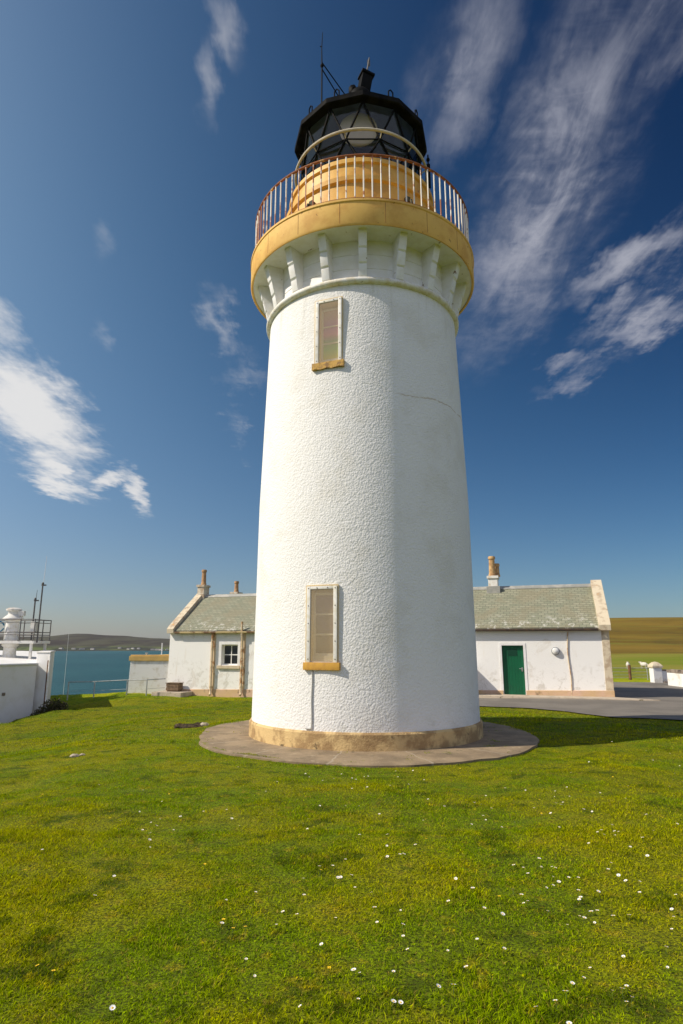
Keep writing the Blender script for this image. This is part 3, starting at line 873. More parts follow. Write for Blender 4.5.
# windows: deep reveal, sash, bolted perspex storm cover with white strips, sill
for a0, wd, z0, z1, which in WINS:
    rm = rad((z0 + z1) / 2)
    M = Matrix.Rotation(a0, 4, 'Z') @ Matrix.Translation((0, -rm, 0))     # local: x right, y into wall, z up
    wroot = MB()
    D_ = 0.24; h = wd / 2 - 0.004
    y0 = 0.0
    for (xa, xb, ya, yb, za, zb) in ((-h - .08, -h, y0 + .012, D_, z0 - .04, z1 + .04), (h, h + .08, y0 + .012, D_, z0 - .04, z1 + .04), (-h, h, y0 + .012, D_, z1, z1 + .04), (-h, h, y0 + .012, D_, z0 - .04, z0)):
        wroot.box(xa, xb, ya, yb, za, zb, M)
    wroot.box(-h - .08, h + .08, D_, D_ + .03, z0 - .04, z1 + .04, M)
    win = wroot.build('window', REVEAL, lh, smooth=False)
    # storm cover strips
    s_ = MB(); e = 0.035; ww = wd / 2 + 0.045; yf = -0.034; yb_ = 0.03
    s_.box(-ww - e * .5, -ww + 0.055, yf, yb_, z0 - .02, z1 + .06, M)
    s_.box(ww - 0.055, ww + e * .5, yf, yb_, z0 - .02, z1 + .06, M)
    s_.box(-ww + .055, ww - .055, yf + .002, yb_, z1 + .005, z1 + .058, M)
    s_.build('storm_frame', TRIM, win, bevel=0.004)
    tr_ = MB()
    tr_.box(-ww - .045, -ww - .021, -0.014, yb_, z0 - .03, z1 + .085, M); tr_.box(ww + .021, ww + .038, -0.012, yb_, z0 - .03, z1 + .085, M); tr_.box(-ww - .02, ww + .02, -0.013, yb_, z1 + .062, z1 + .09, M)
    tr_.build('trim_strip', simple('ochre_trim_' + which, (0.64, 0.50, 0.28), 0.7), win, bevel=0.004)
    g_ = MB(); g_.box(-ww + .056, ww - .056, -0.020, -0.016, z0, z1 + .004, M)
    g_.build('storm_pane', PERSPEX, win, smooth=False)
    spots_b = [(sx * (ww - .018), z0 + .04 + (z1 - z0 - .02) * k / 4) for k in range(5) for sx in (-1, 1)] + [(-.10, z1 + .03), (.12, z1 + .03)]
    for bx_, bz_ in spots_b:
        bt = MB(); bt.ellipsoid((bx_, yf - .002, bz_), (.011, .008, .011), 8, 6, M); bt.build('bolt', BOLT, win)
    sa = MB()
    for xx in (-h + .0, h - .04): sa.box(xx, xx + .04, D_ - .08, D_ - .04, z0 + .10, z1 - .06, M)
    for k in range(4):
        zc = z0 + .10 + (z1 - z0 - .20) * k / 3
        sa.box(-h + .04, h - .04, D_ - .078, D_ - .042, zc, zc + (.03 if k in (1, 2) else .045), M)
    sa.box(-h, h, D_ - .12, D_ - .002, z0 + .002, z0 + .099, M)
    sa.build('sash', SASH, win, smooth=False)
    pn = MB(); pn.box(-h + .041, h - .041, D_ - .062, D_ - .058, -(z1 - z0) / 2 + .12, (z1 - z0) / 2 - .08, Matrix.Translation((0, 0, 0)))
    po = pn.build('pane', REFL_PANE if which == 'high' else SASH_PANE, win, smooth=False)
    po.matrix_local = M @ Matrix.Translation((0, 0, (z0 + z1) / 2))
    si = MB()
    sw = ww + .075
    if which == 'low':
        si.box(-sw, sw, -.055, .06, z0 - .16, z0 - .022, M)
        si.build('sill', SILL_M, win, bevel=0.008)
    else:
        q = []
        for k in range(9):
            x = -sw + 2 * sw * k / 8
            q.append((x, .012 * math.sin(k * 2.1)))
        for k in range(8):
            (xa, ja), (xb, jb) = q[k], q[k + 1]
            vs = [(xa, -.075 - ja, z0 - .17 + ja), (xb, -.075 - jb, z0 - .17 + jb), (xb, .06, z0 - .17), (xa, .06, z0 - .17), (xa, -.065, z0 - .022), (xb, -.065, z0 - .022), (xb, .06, z0 - .022), (xa, .06, z0 - .022)]
            fs = [(0, 3, 2, 1), (4, 5, 6, 7), (0, 1, 5, 4), (2, 3, 7, 6)]
            if k == 0: fs.append((0, 4, 7, 3))
            if k == 7: fs.append((1, 2, 6, 5))
            si.add(vs, fs, 0, M)
        si.build('sill', SILL_OLD, win, bevel=0.0)

# cable down from the lower window
b = MB(); a = R(-25.6); pts = []
for k in range(14):
    z = 1.44 - (1.44 - 0.40) * k / 13
    aa = a + R(0.12) * math.sin(k * .7)
    pts.append(((rad(z) + .018) * math.sin(aa), -(rad(z) + .018) * math.cos(aa), z))
for k in range(1, 6):
    aa = a - R(.6) * k
    pts.append(((rad(.4) + .018) * math.sin(aa), -(rad(.4) + .018) * math.cos(aa), .385))
b.tube(pts, 0.012, 8)
b.build('cable', CABLE, lh)

# cordon ring
b = MB(); prof = [(2.27 , 9.50)] + [(2.33 + .065 * math.cos(t_), 9.57 + .07 * math.sin(t_)) for t_ in np.linspace(-1.3, 1.5, 9)] + [(2.2, 9.65)]
b.lathe(prof, 144); b.build('cordon_ring', RING_M, lh)
# drum behind the corbels with block joints
b = MB(); prof = [(2.20, 9.60)]
for z in (9.93, 10.27): prof += [(2.20, z - .012), (2.188, z - .004), (2.188, z + .004), (2.20, z + .012)]
prof += [(2.20, 10.64)]
b.lathe(prof, 144); b.build('corbel_wall', SMOOTH_WHITE, lh, angle=0.4)
# corbels
cprof = [(2.15, 9.61), (2.29, 9.61), (2.36, 9.66), (2.41, 9.90), (2.385, 9.925), (2.43, 9.955), (2.50, 10.22), (2.475, 10.245), (2.52, 10.275), (2.60, 10.54), (2.62, 10.56), (2.62, 10.622), (2.15, 10.622)]
b = MB(); b.prism([(-r_, z) for r_, z in cprof], -0.090, 0.090, 'x')
corb = b.build('corbel', CORBEL_WHITE, lh, bevel=0.008, angle=0.35)
corb.rotation_euler = (0, 0, R(-1.5))
for k in range(1, 18):
    o = corb.copy(); col.objects.link(o); o.parent = lh; o.rotation_euler = (0, 0, R(-1.5 + 20 * k))
# soffit and ochre cornice
b = MB(); b.lathe([(2.10, 10.62), (2.745, 10.62)], 144); sf = b.build('soffit', CORBEL_WHITE, lh)
b = MB()
b.lathe([(2.745, 10.60), (2.79, 10.58), (2.81, 10.62), (2.81, 11.13), (2.83, 11.15), (2.83, 11.20), (2.80, 11.22), (2.0, 11.24)], 144)
b.build('gallery', YELLOW, lh)
b = MB()
for k in range(18):
    M = Matrix.Rotation(R(-11.5 + 20 * k), 4, 'Z'); b.box(-.004, .004, -2.8125, -2.795, 10.63, 11.12, M)
jo = b.build('joints', RUST, lh, smooth=False); jo['kind'] = 'stuff'
b = MB(); b.lathe([(2.70, 11.222), (2.79, 11.226), (2.79, 11.250), (2.70, 11.255)], 144, closed=True)
b.build('kerb_rail', RUST, lh)

# railing
rl = MB()
rl.tube([(2.72 * math.cos(t_), 2.72 * math.sin(t_), 12.36) for t_ in np.linspace(0, 2 * math.pi, 144, endpoint=False)], 0.028, 8, closed=True)
rail = rl.build('railing', RUST, lh)
bb = MB()
bb.tube([(0, 0, 0), (0, 0, 1.10)], 0.0165, 6)
bal = bb.build('baluster', RUST_WHITE, rail)
NB = 90
for k in range(NB):
    o = bal if k == 0 else bal.copy()
    if k: col.objects.link(o); o.parent = rail
    a = 2 * math.pi * k / NB + .02
    o.location = (2.72 * math.cos(a), 2.72 * math.sin(a), 11.25)
    o.rotation_euler = (0, 0, a * 3)

# drum under the lantern (ochre, stepped)
b = MB()
b.lathe([(1.93, 11.23), (1.98, 11.25), (1.98, 11.50), (1.94, 11.54), (1.93, 12.35), (1.99, 12.39), (2.00, 12.50), (1.86, 12.55), (1.84, 12.92), (1.89, 12.95), (1.89, 13.06), (1.55, 13.10)], 96)
drum = b.build('lantern_base', YELLOW_D, lh, angle=0.5)
for a in (R(-38), R(31), R(-62), R(64)):
    M = Matrix.Rotation(a, 4, 'Z'); b = MB()
    b.box(-.05, .05, -2.03, -1.92, 11.95, 12.12, M); b.tube([(0, -1.97, 12.0), (0, -2.12, 11.96), (0, -2.14, 11.85)], .03, 8, M)
    b.build('vent_cowl', DARK_LICHEN, drum)
# black lantern: murette, lattice glazing, panes, roof
lant = MB(); S12 = 2 * math.pi / 12; A0 = 0.0


def ring12(r_, z, off=0.0, n_=12):
    return [Vector((r_ * math.sin(A0 + S12 * (k + off)), -r_ * math.cos(A0 + S12 * (k + off)), z)) for k in range(n_)]


zb, zm_, zt = 13.12, 13.88, 14.92
rb, rt = 1.60, 1.60
Bn, Mn, Tn = ring12(rb, zb), ring12(rb, zm_, 0.5), ring12(rt, zt)
lant.lathe([(1.50, 13.06), (1.68, 13.06), (1.68, 13.16), (1.50, 13.16)], 48, closed=True)
for k in range(12):
    for p_, q_, r_ in ((Bn[k], Mn[k], .026), (Bn[(k + 1) % 12], Mn[k], .026), (Mn[k], Tn[k], .026), (Mn[k], Tn[(k + 1) % 12], .026), (Mn[k], Mn[(k + 1) % 12], .018)):
        lant.tube([p_, q_], r_, 6)
lant.build('lantern_frame', BLACK_MATT, lh)
pn = MB()
for k in range(12):
    k1 = (k + 1) % 12
    i_ = 0.985
    tri = [(Bn[k], Bn[k1], Mn[k]), (Mn[k - 1], Mn[k], Bn[k]), (Mn[k], Tn[k], Tn[k1]), (Mn[k - 1], Mn[k], Tn[k])]
    for T3 in tri:
        vs = [Vector((p_.x * i_, p_.y * i_, p_.z)) for p_ in T3]
        pn.add(vs, [(0, 1, 2)])
pn.build('glazing', LANTERN_GLASS, lh, smooth=False)
rf = MB()
def pr12(rz_list):
    n_ = len(rz_list); vs = []
    for r_, z in rz_list: vs += ring12(r_, z)
    fs = []
    for j in range(n_ - 1):
        for k in range(12): fs.append((j * 12 + k, j * 12 + (k + 1) % 12, (j + 1) * 12 + (k + 1) % 12, (j + 1) * 12 + k))
    return vs, fs


rf.add(*pr12([(1.52, 14.97), (1.60, 14.91), (1.76, 14.91), (1.79, 14.93), (1.79, 15.06), (1.75, 15.10), (1.25, 15.62), (.65, 16.05), (.28, 16.30), (.26, 16.45)]))
roof = rf.build('dome', BLACK, lh, angle=0.35)
cl_ = MB(); cl_.add(*pr12([(1.53, 14.965), (1.20, 15.42), (.60, 15.90), (.1, 16.10)])); cl_.build('ceiling', CEIL, roof, angle=0.35)
for a in (-50, -22, 24, 55, 90, -90, 130, 180, -130):
    M = Matrix.Rotation(R(a), 4, 'Z'); lg = MB()
    lg.tube([(-.06, -1.70, 15.10), (-.06, -1.70, 15.24), (0, -1.70, 15.30), (.06, -1.70, 15.24), (.06, -1.70, 15.10)], .018, 6, M)
    lg.build('lug', BLACK_MATT, roof)
# ventilator, cowl and vane
vn = MB()
vn.ellipsoid((0, 0, 16.62), (.32, .32, .30), 20, 12)
VM = Matrix.Translation((.06, 0, 0)) @ Matrix.Translation((0, 0, 16.7)) @ Matrix.Rotation(R(9), 4, 'Y') @ Matrix.Rotation(R(22), 4, 'Z') @ Matrix.Translation((0, 0, -16.7))
vn.box(-.15, .15, -.15, .15, 16.75, 17.36, VM)
vn.box(-.19, .19, -.18, .18, 17.362, 17.44, VM)
vn.ellipsoid((-.22, -.02, 16.90), (.12, .12, .16), 12, 8, jit=.4)
vent = vn.build('ventilator', BLACK_MATT, lh, bevel=0.01)
b = MB(); b.tube([(.17, 0, 17.42), (.26, -.01, 18.02)], [.03, .02], 6); b.box(.20, .28, -.01, .008, 17.75, 17.96); b.build('vane', MAST_M, vent)
# whip aerial with struts
am = MB(); ax, ay = -1.02, -1.22
am.tube([(ax, ay, 15.05), (ax, ay, 16.35), (ax - .01, ay, 16.95), (ax + .01, ay, 17.45)], [.022, .02, .013, .008], 6)
am.tube([(ax, ay, 16.50), (-.30, -.55, 16.00)], .016, 6); am.tube([(ax, ay, 16.30), (-.55, -.85, 15.75)], .016, 6)
am.ellipsoid((ax, ay, 16.4), (.045, .045, .06), 8, 6)
am.tube([(ax - .06, ay, 17.0), (ax, ay, 17.0)], .012, 6)
am.build('aerial', BLACK_MATT, lh)
# sensor box on the right of the lantern
sb = MB(); M = Matrix.Rotation(R(78), 4, 'Z')
sb.box(-.035, .035, -1.84, -1.74, 13.5, 14.2, M); sb.tube([(0, -1.79, 14.2), (0, -1.79, 14.5)], .02, 8, M); sb.ellipsoid((0, -1.79, 14.35), (.05, .05, .06), 8, 6, M)
sb.build('sensor_box', BLACK_MATT, lh, bevel=.01)
# cream handrail round the lantern
hr = MB()
hr.tube([(1.74 * math.cos(t_), 1.74 * math.sin(t_), 13.98) for t_ in np.linspace(0, 2 * math.pi, 96, endpoint=False)], 0.036, 8, closed=True)
for k in range(12):
    a = S12 * (k + .5)
    hr.tube([(1.60 * math.sin(a), -1.60 * math.cos(a), 13.88), (1.74 * math.sin(a), -1.74 * math.cos(a), 13.98)], .014, 6)
hr.build('handrail', CREAM_M, lh)
# lamp: beige lens on its pedestal
ln = MB(); ln.ellipsoid((-0.09, -0.95, 14.72), (.49, .16, .50), 40, 20, None)
lens = ln.build('lens', LENS_M, lh)
pd = MB(); pd.lathe([(.001, 13.1), (.5, 13.1), (.45, 13.3), (.28, 13.4), (.25, 14.2), (.35, 14.3), (.001, 14.3)], 24, Matrix.Translation((0, -.55, 0))); pd.build('pedestal', BLACK_MATT, lh)
lf = MB(); lf.lathe([(.001, 13.09), (1.55, 13.09)], 48); lf.build('lantern_floor', BLACK_MATT, lh)

# ------------------------------------------------------------------ cottage
PH = R(18.6); L = 20.16
HX0, HY0 = 10.57 - L * math.cos(PH), 24.83 + L * math.sin(PH)
ct = thing('keepers_cottage', 'long low white cottage with grey slate roof behind the lighthouse', 'cottage', (HX0, HY0, 0), -PH)
DEP, EZ, RZ_ = 5.00, 2.56, 4.42
MID = DEP / 2


def base_z(x): return -0.52 + (0.38) * x / L        # floor line along the front


b = MB()
holes = [(2.93, 3.80, 0.96, 1.92), (16.02, 16.88, -0.10, 1.88)]
xs_ = sorted({0.0, L, *[h_[0] for h_ in holes], *[h_[1] for h_ in holes]}); zs_ = sorted({-1.0, EZ, *[h_[2] for h_ in holes], *[h_[3] for h_ in holes]})
for i in range(len(xs_) - 1):
    for j in range(len(zs_) - 1):
        xm, zm2 = (xs_[i] + xs_[i + 1]) / 2, (zs_[j] + zs_[j + 1]) / 2
        if any(h_[0] < xm < h_[1] and h_[2] < zm2 < h_[3] for h_ in holes): continue
        b.add([(xs_[i], 0, zs_[j]), (xs_[i + 1], 0, zs_[j]), (xs_[i + 1], 0, zs_[j + 1]), (xs_[i], 0, zs_[j + 1])], [(0, 1, 2, 3)])
for x0, x1, z0, z1 in holes:
    d = .30
    b.add([(x0, 0, z0), (x0, 0, z1), (x0, d, z1), (x0, d, z0)], [(0, 1, 2, 3)]); b.add([(x1, 0, z0), (x1, 0, z1), (x1, d, z1), (x1, d, z0)], [(3, 2, 1, 0)])
    b.add([(x0, 0, z1), (x1, 0, z1), (x1, d, z1), (x0, d, z1)], [(0, 1, 2, 3)]); b.add([(x0, 0, z0), (x1, 0, z0), (x1, d, z0), (x0, d, z0)], [(3, 2, 1, 0)])
b.add([(0, DEP, -1), (L, DEP, -1), (L, DEP, EZ), (0, DEP, EZ)], [(3, 2, 1, 0)])
for x in (0, L):
    b.add([(x, 0, -1), (x, DEP, -1), (x, DEP, EZ), (x, MID, RZ_ - .05), (x, 0, EZ)], [(0, 1, 2, 3, 4)])
wl = b.build('wall', PLASTER, ct, smooth=False)
# plinth band along the foot of the wall
b = MB()
for x0, x1 in ((-.03, 16.0), (16.9, L + .03)):
    vs = []
    for x in (x0, x1):
        zt_ = base_z(x) + .30
        vs += [(x, -.04, -1), (x, .05, -1), (x, .05, zt_ + .02), (x, -.04, zt_)]
    b.add(vs, [(0, 1, 2, 3), (7, 6, 5, 4), (0, 4, 5, 1), (1, 5, 6, 2), (2, 6, 7, 3), (3, 7, 4, 0)])
b.box(L, L + .04, -.03, DEP, -1, .16)
b.build('plinth', PINK_PLINTH, ct, smooth=False, bevel=.008)
# roof slopes with UV slate coordinates
me = bpy.data.meshes.new('roof')
sl = math.hypot(MID + .12, RZ_ - EZ + .05)
th = .05; x0, x1 = .30, L - .30
ez = EZ - .02; yo = -.14; rz2 = RZ_ + .08
n_up = Vector((0, -(rz2 - ez), MID - yo)).normalized()
vsr = [(x0, yo, ez + .06), (x1, yo, ez + .06), (x1, MID, rz2), (x0, MID, rz2), (x0, DEP - yo, ez + .06), (x1, DEP - yo, ez + .06),
       (x0, yo, ez), (x1, yo, ez), (x1, DEP - yo, ez), (x0, DEP - yo, ez)]
fsr = [(0, 1, 2, 3), (3, 2, 5, 4), (6, 7, 1, 0), (9, 4, 5, 8), (6, 0, 3, 4, 9), (7, 8, 5, 2, 1)]
me.from_pydata(vsr, [], fsr); me.materials.append(SLATE)
uvl = me.uv_layers.new(name='UVMap')
for p_ in me.polygons:
    for li in p_.loop_indices:
        vv = me.vertices[me.loops[li].vertex_index].co
        tt = vv.y - yo if vv.y <= MID + .001 else DEP - yo - vv.y
        uvl.data[li].uv = (vv.x, tt * sl / (MID - yo))
ro = bpy.data.objects.new('roof', me); col.objects.link(ro); ro.parent = ct
# ridge lead
b = MB(); b.prism([(MID - .16, rz2 - .10), (MID - .14, rz2 - .045), (MID, rz2 + .06), (MID + .14, rz2 - .045), (MID + .16, rz2 - .10), (MID, rz2 + .02)], x0, x1, 'x')
b.build('ridge', LEAD, ct, bevel=.004)
# gable copings (skews) with skewputts
for xa, xb in ((-.06, .32), (L - .34, L + .10)):
    b = MB()
    t_ = .16
    pts = [(-.22, EZ - .10), (-.24, EZ + .12), (-.05, EZ + .30), (MID, rz2 + .22), (MID + .25, rz2 + .05), (DEP + .05, EZ + .30), (DEP + .24, EZ + .12), (DEP + .22, EZ - .10), (DEP - .02, EZ - .04), (MID, RZ_ - .12), (.02, EZ - .04)]
    b.prism(pts, xa, xb, 'x')
    b.build('gable_coping', SKEW_M, ct, smooth=False, bevel=.012)
# quoin strip at the right corner, left strip at the far corner
b = MB(); b.box(L - .26, L + .025, -.022, .2, -.1, EZ - .02); b.build('corner_strip', SKEW_M, ct, smooth=False, bevel=.01)
# fascia and gutter
b = MB(); b.box(.33, L - .35, -.10, -.003, EZ - .075, EZ - .005); b.build('fascia', BROWN, ct, smooth=False)
b = MB()
gp = [(-.13, EZ - .03), (-.13, EZ - .08), (-.17, EZ - .12), (-.22, EZ - .12), (-.255, EZ - .08), (-.26, EZ - .02), (-.245, EZ - .02), (-.24, EZ - .075), (-.215, EZ - .105), (-.175, EZ - .105), (-.145, EZ - .075), (-.145, EZ - .03)]
b.prism(gp, .40, 9.0, 'x'); b.build('gutter', GUTTER_M, ct, smooth=False)
b = MB()
b.prism([(a_ , c_ + .012) for a_, c_ in gp], 9.0, L - .36, 'x'); b.build('gutter', BROWN, ct, smooth=False)
# downpipes
for x in (2.47, 4.08):
    b = MB(); zb_ = base_z(x)
    ztop = EZ - .10 if x < 3 else EZ + .42
    b.tube([(x, -.13 if x < 3 else -.20, ztop), (x, -.13 if x < 3 else -.20, EZ - .2), (x, -.12, EZ - .35), (x, -.12, zb_ + .25), (x + .03, -.17, zb_ + .12), (x + .05, -.26, zb_ + .06)], .052, 10)
    for z in (zb_ + .45, .9, 1.75): b.tube([(x, -.12, z - .04), (x, -.12, z + .04)], .070, 10)
    b.box(x - .13, x + .13, -.025, -.002, zb_ + .31, EZ - .12)
    b.build('downpipe', PIPE_M, ct, bevel=0)
# thin cracked pipe by the lamp
b = MB(); b.tube([(18.62 + .03 * math.sin(z * 3), -.03, z) for z in np.linspace(-.12, EZ - .15, 14)], .022, 6); b.build('conduit', PIPE_M, ct)
# window: surround, frame, four panes, sill
x0, x1, z0, z1 = holes[0]
b = MB()
b.box(x0 - .14, x0 - .001, -.03, .05, z0 - .02, z1 + .13); b.box(x1 + .001, x1 + .14, -.03, .05, z0 - .02, z1 + .13); b.box(x0 - .001, x1 + .001, -.03, .05, z1 + .001, z1 + .13)
wn = b.build('window', SMOOTH_WHITE, ct, smooth=False, bevel=.006)
b = MB(); fy = .16
b.box(x0, x0 + .06, fy, fy + .08, z0, z1); b.box(x1 - .06, x1, fy, fy + .08, z0, z1); b.box(x0 + .06, x1 - .06, fy, fy + .08, z1 - .05, z1); b.box(x0 + .06, x1 - .06, fy, fy + .08, z0, z0 + .06)
b.box((x0 + x1) / 2 - .018, (x0 + x1) / 2 + .018, fy + .01, fy + .06, z0 + .06, z1 - .05); b.box(x0 + .06, x1 - .06, fy + .012, fy + .062, (z0 + z1) / 2 - .02, (z0 + z1) / 2 + .02)
b.build('frame', SASH, wn, smooth=False)
b = MB(); b.box(x0 + .03, x1 - .03, fy + .03, fy + .036, z0 + .03, z1 - .03); b.build('pane', DARK_PANE, wn, smooth=False)
b = MB(); b.box(x0 - .20, x1 + .16, -.09, .14, z0 - .16, z0 - .022); b.build('sill', STONE_CREAM, wn, smooth=False, bevel=.01)
# door: surround, boards, glazed dark panel, handle, step
x0, x1, z0, z1 = holes[1]
b = MB(); dy = .10
nb = 7; bw = (x1 - x0 - .02) / nb
for k in range(nb): b.box(x0 + .01 + k * bw + .004, x0 + .01 + (k + 1) * bw - .004, dy, dy + .04, z0 + .02, z1 - .01)
b.box(x0 + .012, x1 - .012, dy + .012, dy + .038, z0 + .022, z1 - .012)
dr = b.build('door', GREEN, ct, smooth=False)
b = MB(); b.box(x0 + .22, x0 + .60, dy - .012, dy - .001, z1 - .42, z1 - .14); b.build('panel', GREEN_D, dr, smooth=False, bevel=.003)
b = MB(); b.box(x1 - .12, x1 - .06, dy - .015, dy - .001, .84, 1.0); b.tube([(x1 - .09, dy - .015, .95), (x1 - .09, dy - .07, .95), (x1 - .20, dy - .07, .95)], .013, 6); b.build('handle', STEEL, dr)
b = MB(); b.box(x0 - .10, x0 - .001, -.018, .05, z0, z1 + .10); b.box(x1 + .001, x1 + .10, -.018, .05, z0, z1 + .10); b.box(x0 - .001, x1 + .001, -.018, .05, z1 + .001, z1 + .10)
b.build('door_surround', SMOOTH_WHITE, ct, smooth=False, bevel=.006)
b = MB(); b.box(x0 - .02, x1 + .02, -.12, .09, -.4, z0 - .002); b.build('door_step', PINK_PLINTH, ct, smooth=False, bevel=.012)
# round bulkhead lamp
M = Matrix.Translation((18.13, 0, 1.66)) @ Matrix.Rotation(R(90), 4, 'X')
b = MB(); b.lathe([(.001, .0), (.155, .0), (.165, .03), (.155, .07), (.12, .075)], 28, M); lp = b.build('wall_lamp', GREY_RING, ct)
b = MB(); b.lathe([(.13, .07), (.125, .11), (.085, .14), (.001, .15)], 28, M); b.build('lamp_cover', OPAL, lp)
# chimneys
def chimney(x, y, z0, z1, wx, wy, mat, pots, base=False):
    b = MB()
    b.box(x - wx / 2, x + wx / 2, y - wy / 2, y + wy / 2, z0, z1 - .12)
    b.box(x - wx / 2 - .05, x + wx / 2 + .05, y - wy / 2 - .05, y + wy / 2 + .05, z1 - .12, z1)
    o = b.build('chimney', mat, ct, smooth=False, bevel=.015)
    if base:
        q = MB(); q.box(x - wx / 2 - .08, x + wx / 2 + .10, y - wy / 2 - .10, y + wy / 2 + .10, z0, RZ_ + .12); q.build('flashing', LEAD, o, smooth=False, bevel=.01)
    for (dx, dy_, h, r_, pm) in pots:
        q = MB(); q.lathe([(r_ * .8, 0), (r_ * 1.15, 0), (r_ * 1.15, .08), (r_, .11), (r_ * .86, h - .14), (r_ * 1.1, h - .12), (r_ * 1.1, h - .05), (r_ * .95, h), (r_ * .7, h), (r_ * .65, h - .3)], 16, Matrix.Translation((x + dx, y + dy_, z1)))
        q.build('chimney_pot', pm, o)


chimney(.25, MID, 4.1, 5.08, .40, .55, CHIM_M, [(0, 0, .84, .13, POT)])
chimney(1.45, 4.0, 3.0, 4.78, .40, .50, CHIM_M, [(0, 0, .62, .12, POT)])
chimney(15.62, MID, 4.1, 5.02, .42, .60, CHIM_W, [(-.02, -.12, .92, .15, POT_Y), (.16, .22, .62, .13, POT_Y)], True)
# small porch hidden behind the tower, its shadow falls by the green door
b = MB(); b.box(8.3, 14.75, -.95, -.002, -1, .95); b.box(8.2, 14.85, -1.02, -.002, .95, 1.03); b.build('porch', PLASTER, ct, smooth=False, bevel=.01)

# pavement strip in front of the cottage
b = MB()
M = RZ(-PH, (HX0, HY0, 0))
vs = []
for x, y in ((13.6, -1.15), (13.6, -.02), (L + .35, -.02), (L + .05, -1.15)): vs.append((x, y))
# tip reaches past the corner
pl = [(7.5, -.90), (7.5, -.01), (L, -.01), (L + 1.5, -.90 + .02), (L + .9, -.92)]
b.prism(pl, -.4, -.07, 'z', M)
pv = b.build('pavement', PAVE, bevel=.012); structure(pv)

# timber box at the left corner of the cottage
b = MB(); bx = thing('storage_box', 'small low brown timber box at the left corner of the cottage', 'box', (-8.05, 30.75, -.26), -PH)
for k in range(2): b.box(-.34, .34, -.2, .2, .03 + k * .165, .03 + k * .165 + .15)
b.box(-.30, .30, -.16, .16, -.3, .35)
b.build('box_body', STEP_M, bx, smooth=False, bevel=.01)
b = MB(); b.box(-.37, .37, -.23, .23, .355, .385); b.build('lid', STEP_M, bx, smooth=False, bevel=.008)

b = MB(); b.box(-.75, .85, -.75, .30, -.5, -.02, RZ(-PH, (-8.05, 30.75, -.26))); structure(b.build('paving_slab', PAVE, bevel=.012))

# ------------------------------------------------------------------ low seaward wall with yellow coping, posts behind
sw = thing('boundary_wall', 'low white wall with a yellow coping at the left end of the cottage', 'wall', (-10.5, 31.4, 0), R(-2))
b = MB(); b.prism([(-.03, -1.2), (2.05, -1.2), (2.05, 1.13), (0.03, 1.13)], 0, .32, 'y'); b.box(.035, .36, .32, 6, -2.5, 1.13); b.build('wall_body', WALL_W, sw, smooth=False, bevel=.01)
b = MB(); b.box(-.04, 2.05, -.05, .37, 1.132, 1.36); b.box(-.04, .41, .37, 6.05, 1.132, 1.36); b.box(.0, 2.03, .04, .32, 1.36, 1.42); b.build('coping', COPING_Y, sw, smooth=False, bevel=.012)
p1 = MB(); p1.tube([(0, 0, 0), (0, 0, 3.4)], .03, 8); o = p1.build('marker_post', WHIP, loc=(-9.55, 33.5, -1.4)); tag(o, 'thin pale post rising just behind the yellow coped wall, beside the cottage gable', 'post')
p1 = MB(); p1.tube([(0, 0, 0), (0, 0, 2.9)], .028, 8); p1.box(-.07, .07, -.02, .02, 2.84, 2.9); o = p1.build('marker_post', GALV, loc=(-10.45, 33.8, -1.4)); tag(o, 'short grey post with a flat top behind the middle of the yellow coped wall', 'post')
p1 = MB(); p1.tube([(0, 0, 0), (0, 0, 2.6 - gz(-17.4, 40))], [.014, .008], 6); o = p1.build('marker_post', WHIP, loc=(-17.4, 40, gz(-17.4, 40))); o.data.transform(Matrix.Scale(1, 4)); tag(o, 'slim white pole standing alone in front of the far shore', 'pole')

# ------------------------------------------------------------------ post and rail fence at the cliff edge
fpts = [(-13.1, 30.6), (-11.85, 30.6), (-10.25, 30.5), (-9.25, 30.3), (-8.55, 30.9)]
fn = thing('rail_fence', 'thin grey tubular rail fence along the grass edge above the sea', 'fence', (fpts[0][0], fpts[0][1], 0))
b = MB()
ox, oy = fpts[0]
top = [.16, .18, .26, .28, .30]
b.tube([(x - ox, y - oy, t_) for (x, y), t_ in zip(fpts, top)], .022, 8)
b.tube([(x - ox, y - oy, t_ - .42) for (x, y), t_ in zip(fpts, top)], .008, 6)
b.build('rail', GALV, fn)
for (x, y), t_ in zip(fpts, top):
    if x == fpts[-1][0]: continue
    g = gz(x, y); q = MB(); q.tube([(x - ox, y - oy, g - .1), (x - ox, y - oy, t_ + .02)], .028, 8); q.build('post', GALV, fn)

# ------------------------------------------------------------------ fog signal building on the left
fb = thing('fog_signal_building', 'flat roofed white building cut off by the left edge of the photo', 'building', (-12.5, 26.0, 0))
def loc3(x, y): return (x + 12.5, y - 26.0)
b = MB()
foot = [loc3(-12.5, 26.0), loc3(-14.75, 19.2), loc3(-19.5, 20.6), loc3(-21, 36.3), loc3(-17.3, 36)]
ztops = [1.13, 1.16, 1.20, 1.62, 1.55]
n = len(foot)
vs = [(x, y, -2.5) for x, y in foot] + [(x, y, z) for (x, y), z in zip(foot, ztops)]
b.add(vs, [tuple(range(n, 2 * n)), tuple(range(n))[::-1]] + [(i, (i + 1) % n, n + (i + 1) % n, n + i) for i in range(n)])
b.build('wall', FOG_WHITE, fb, smooth=False, bevel=.02)
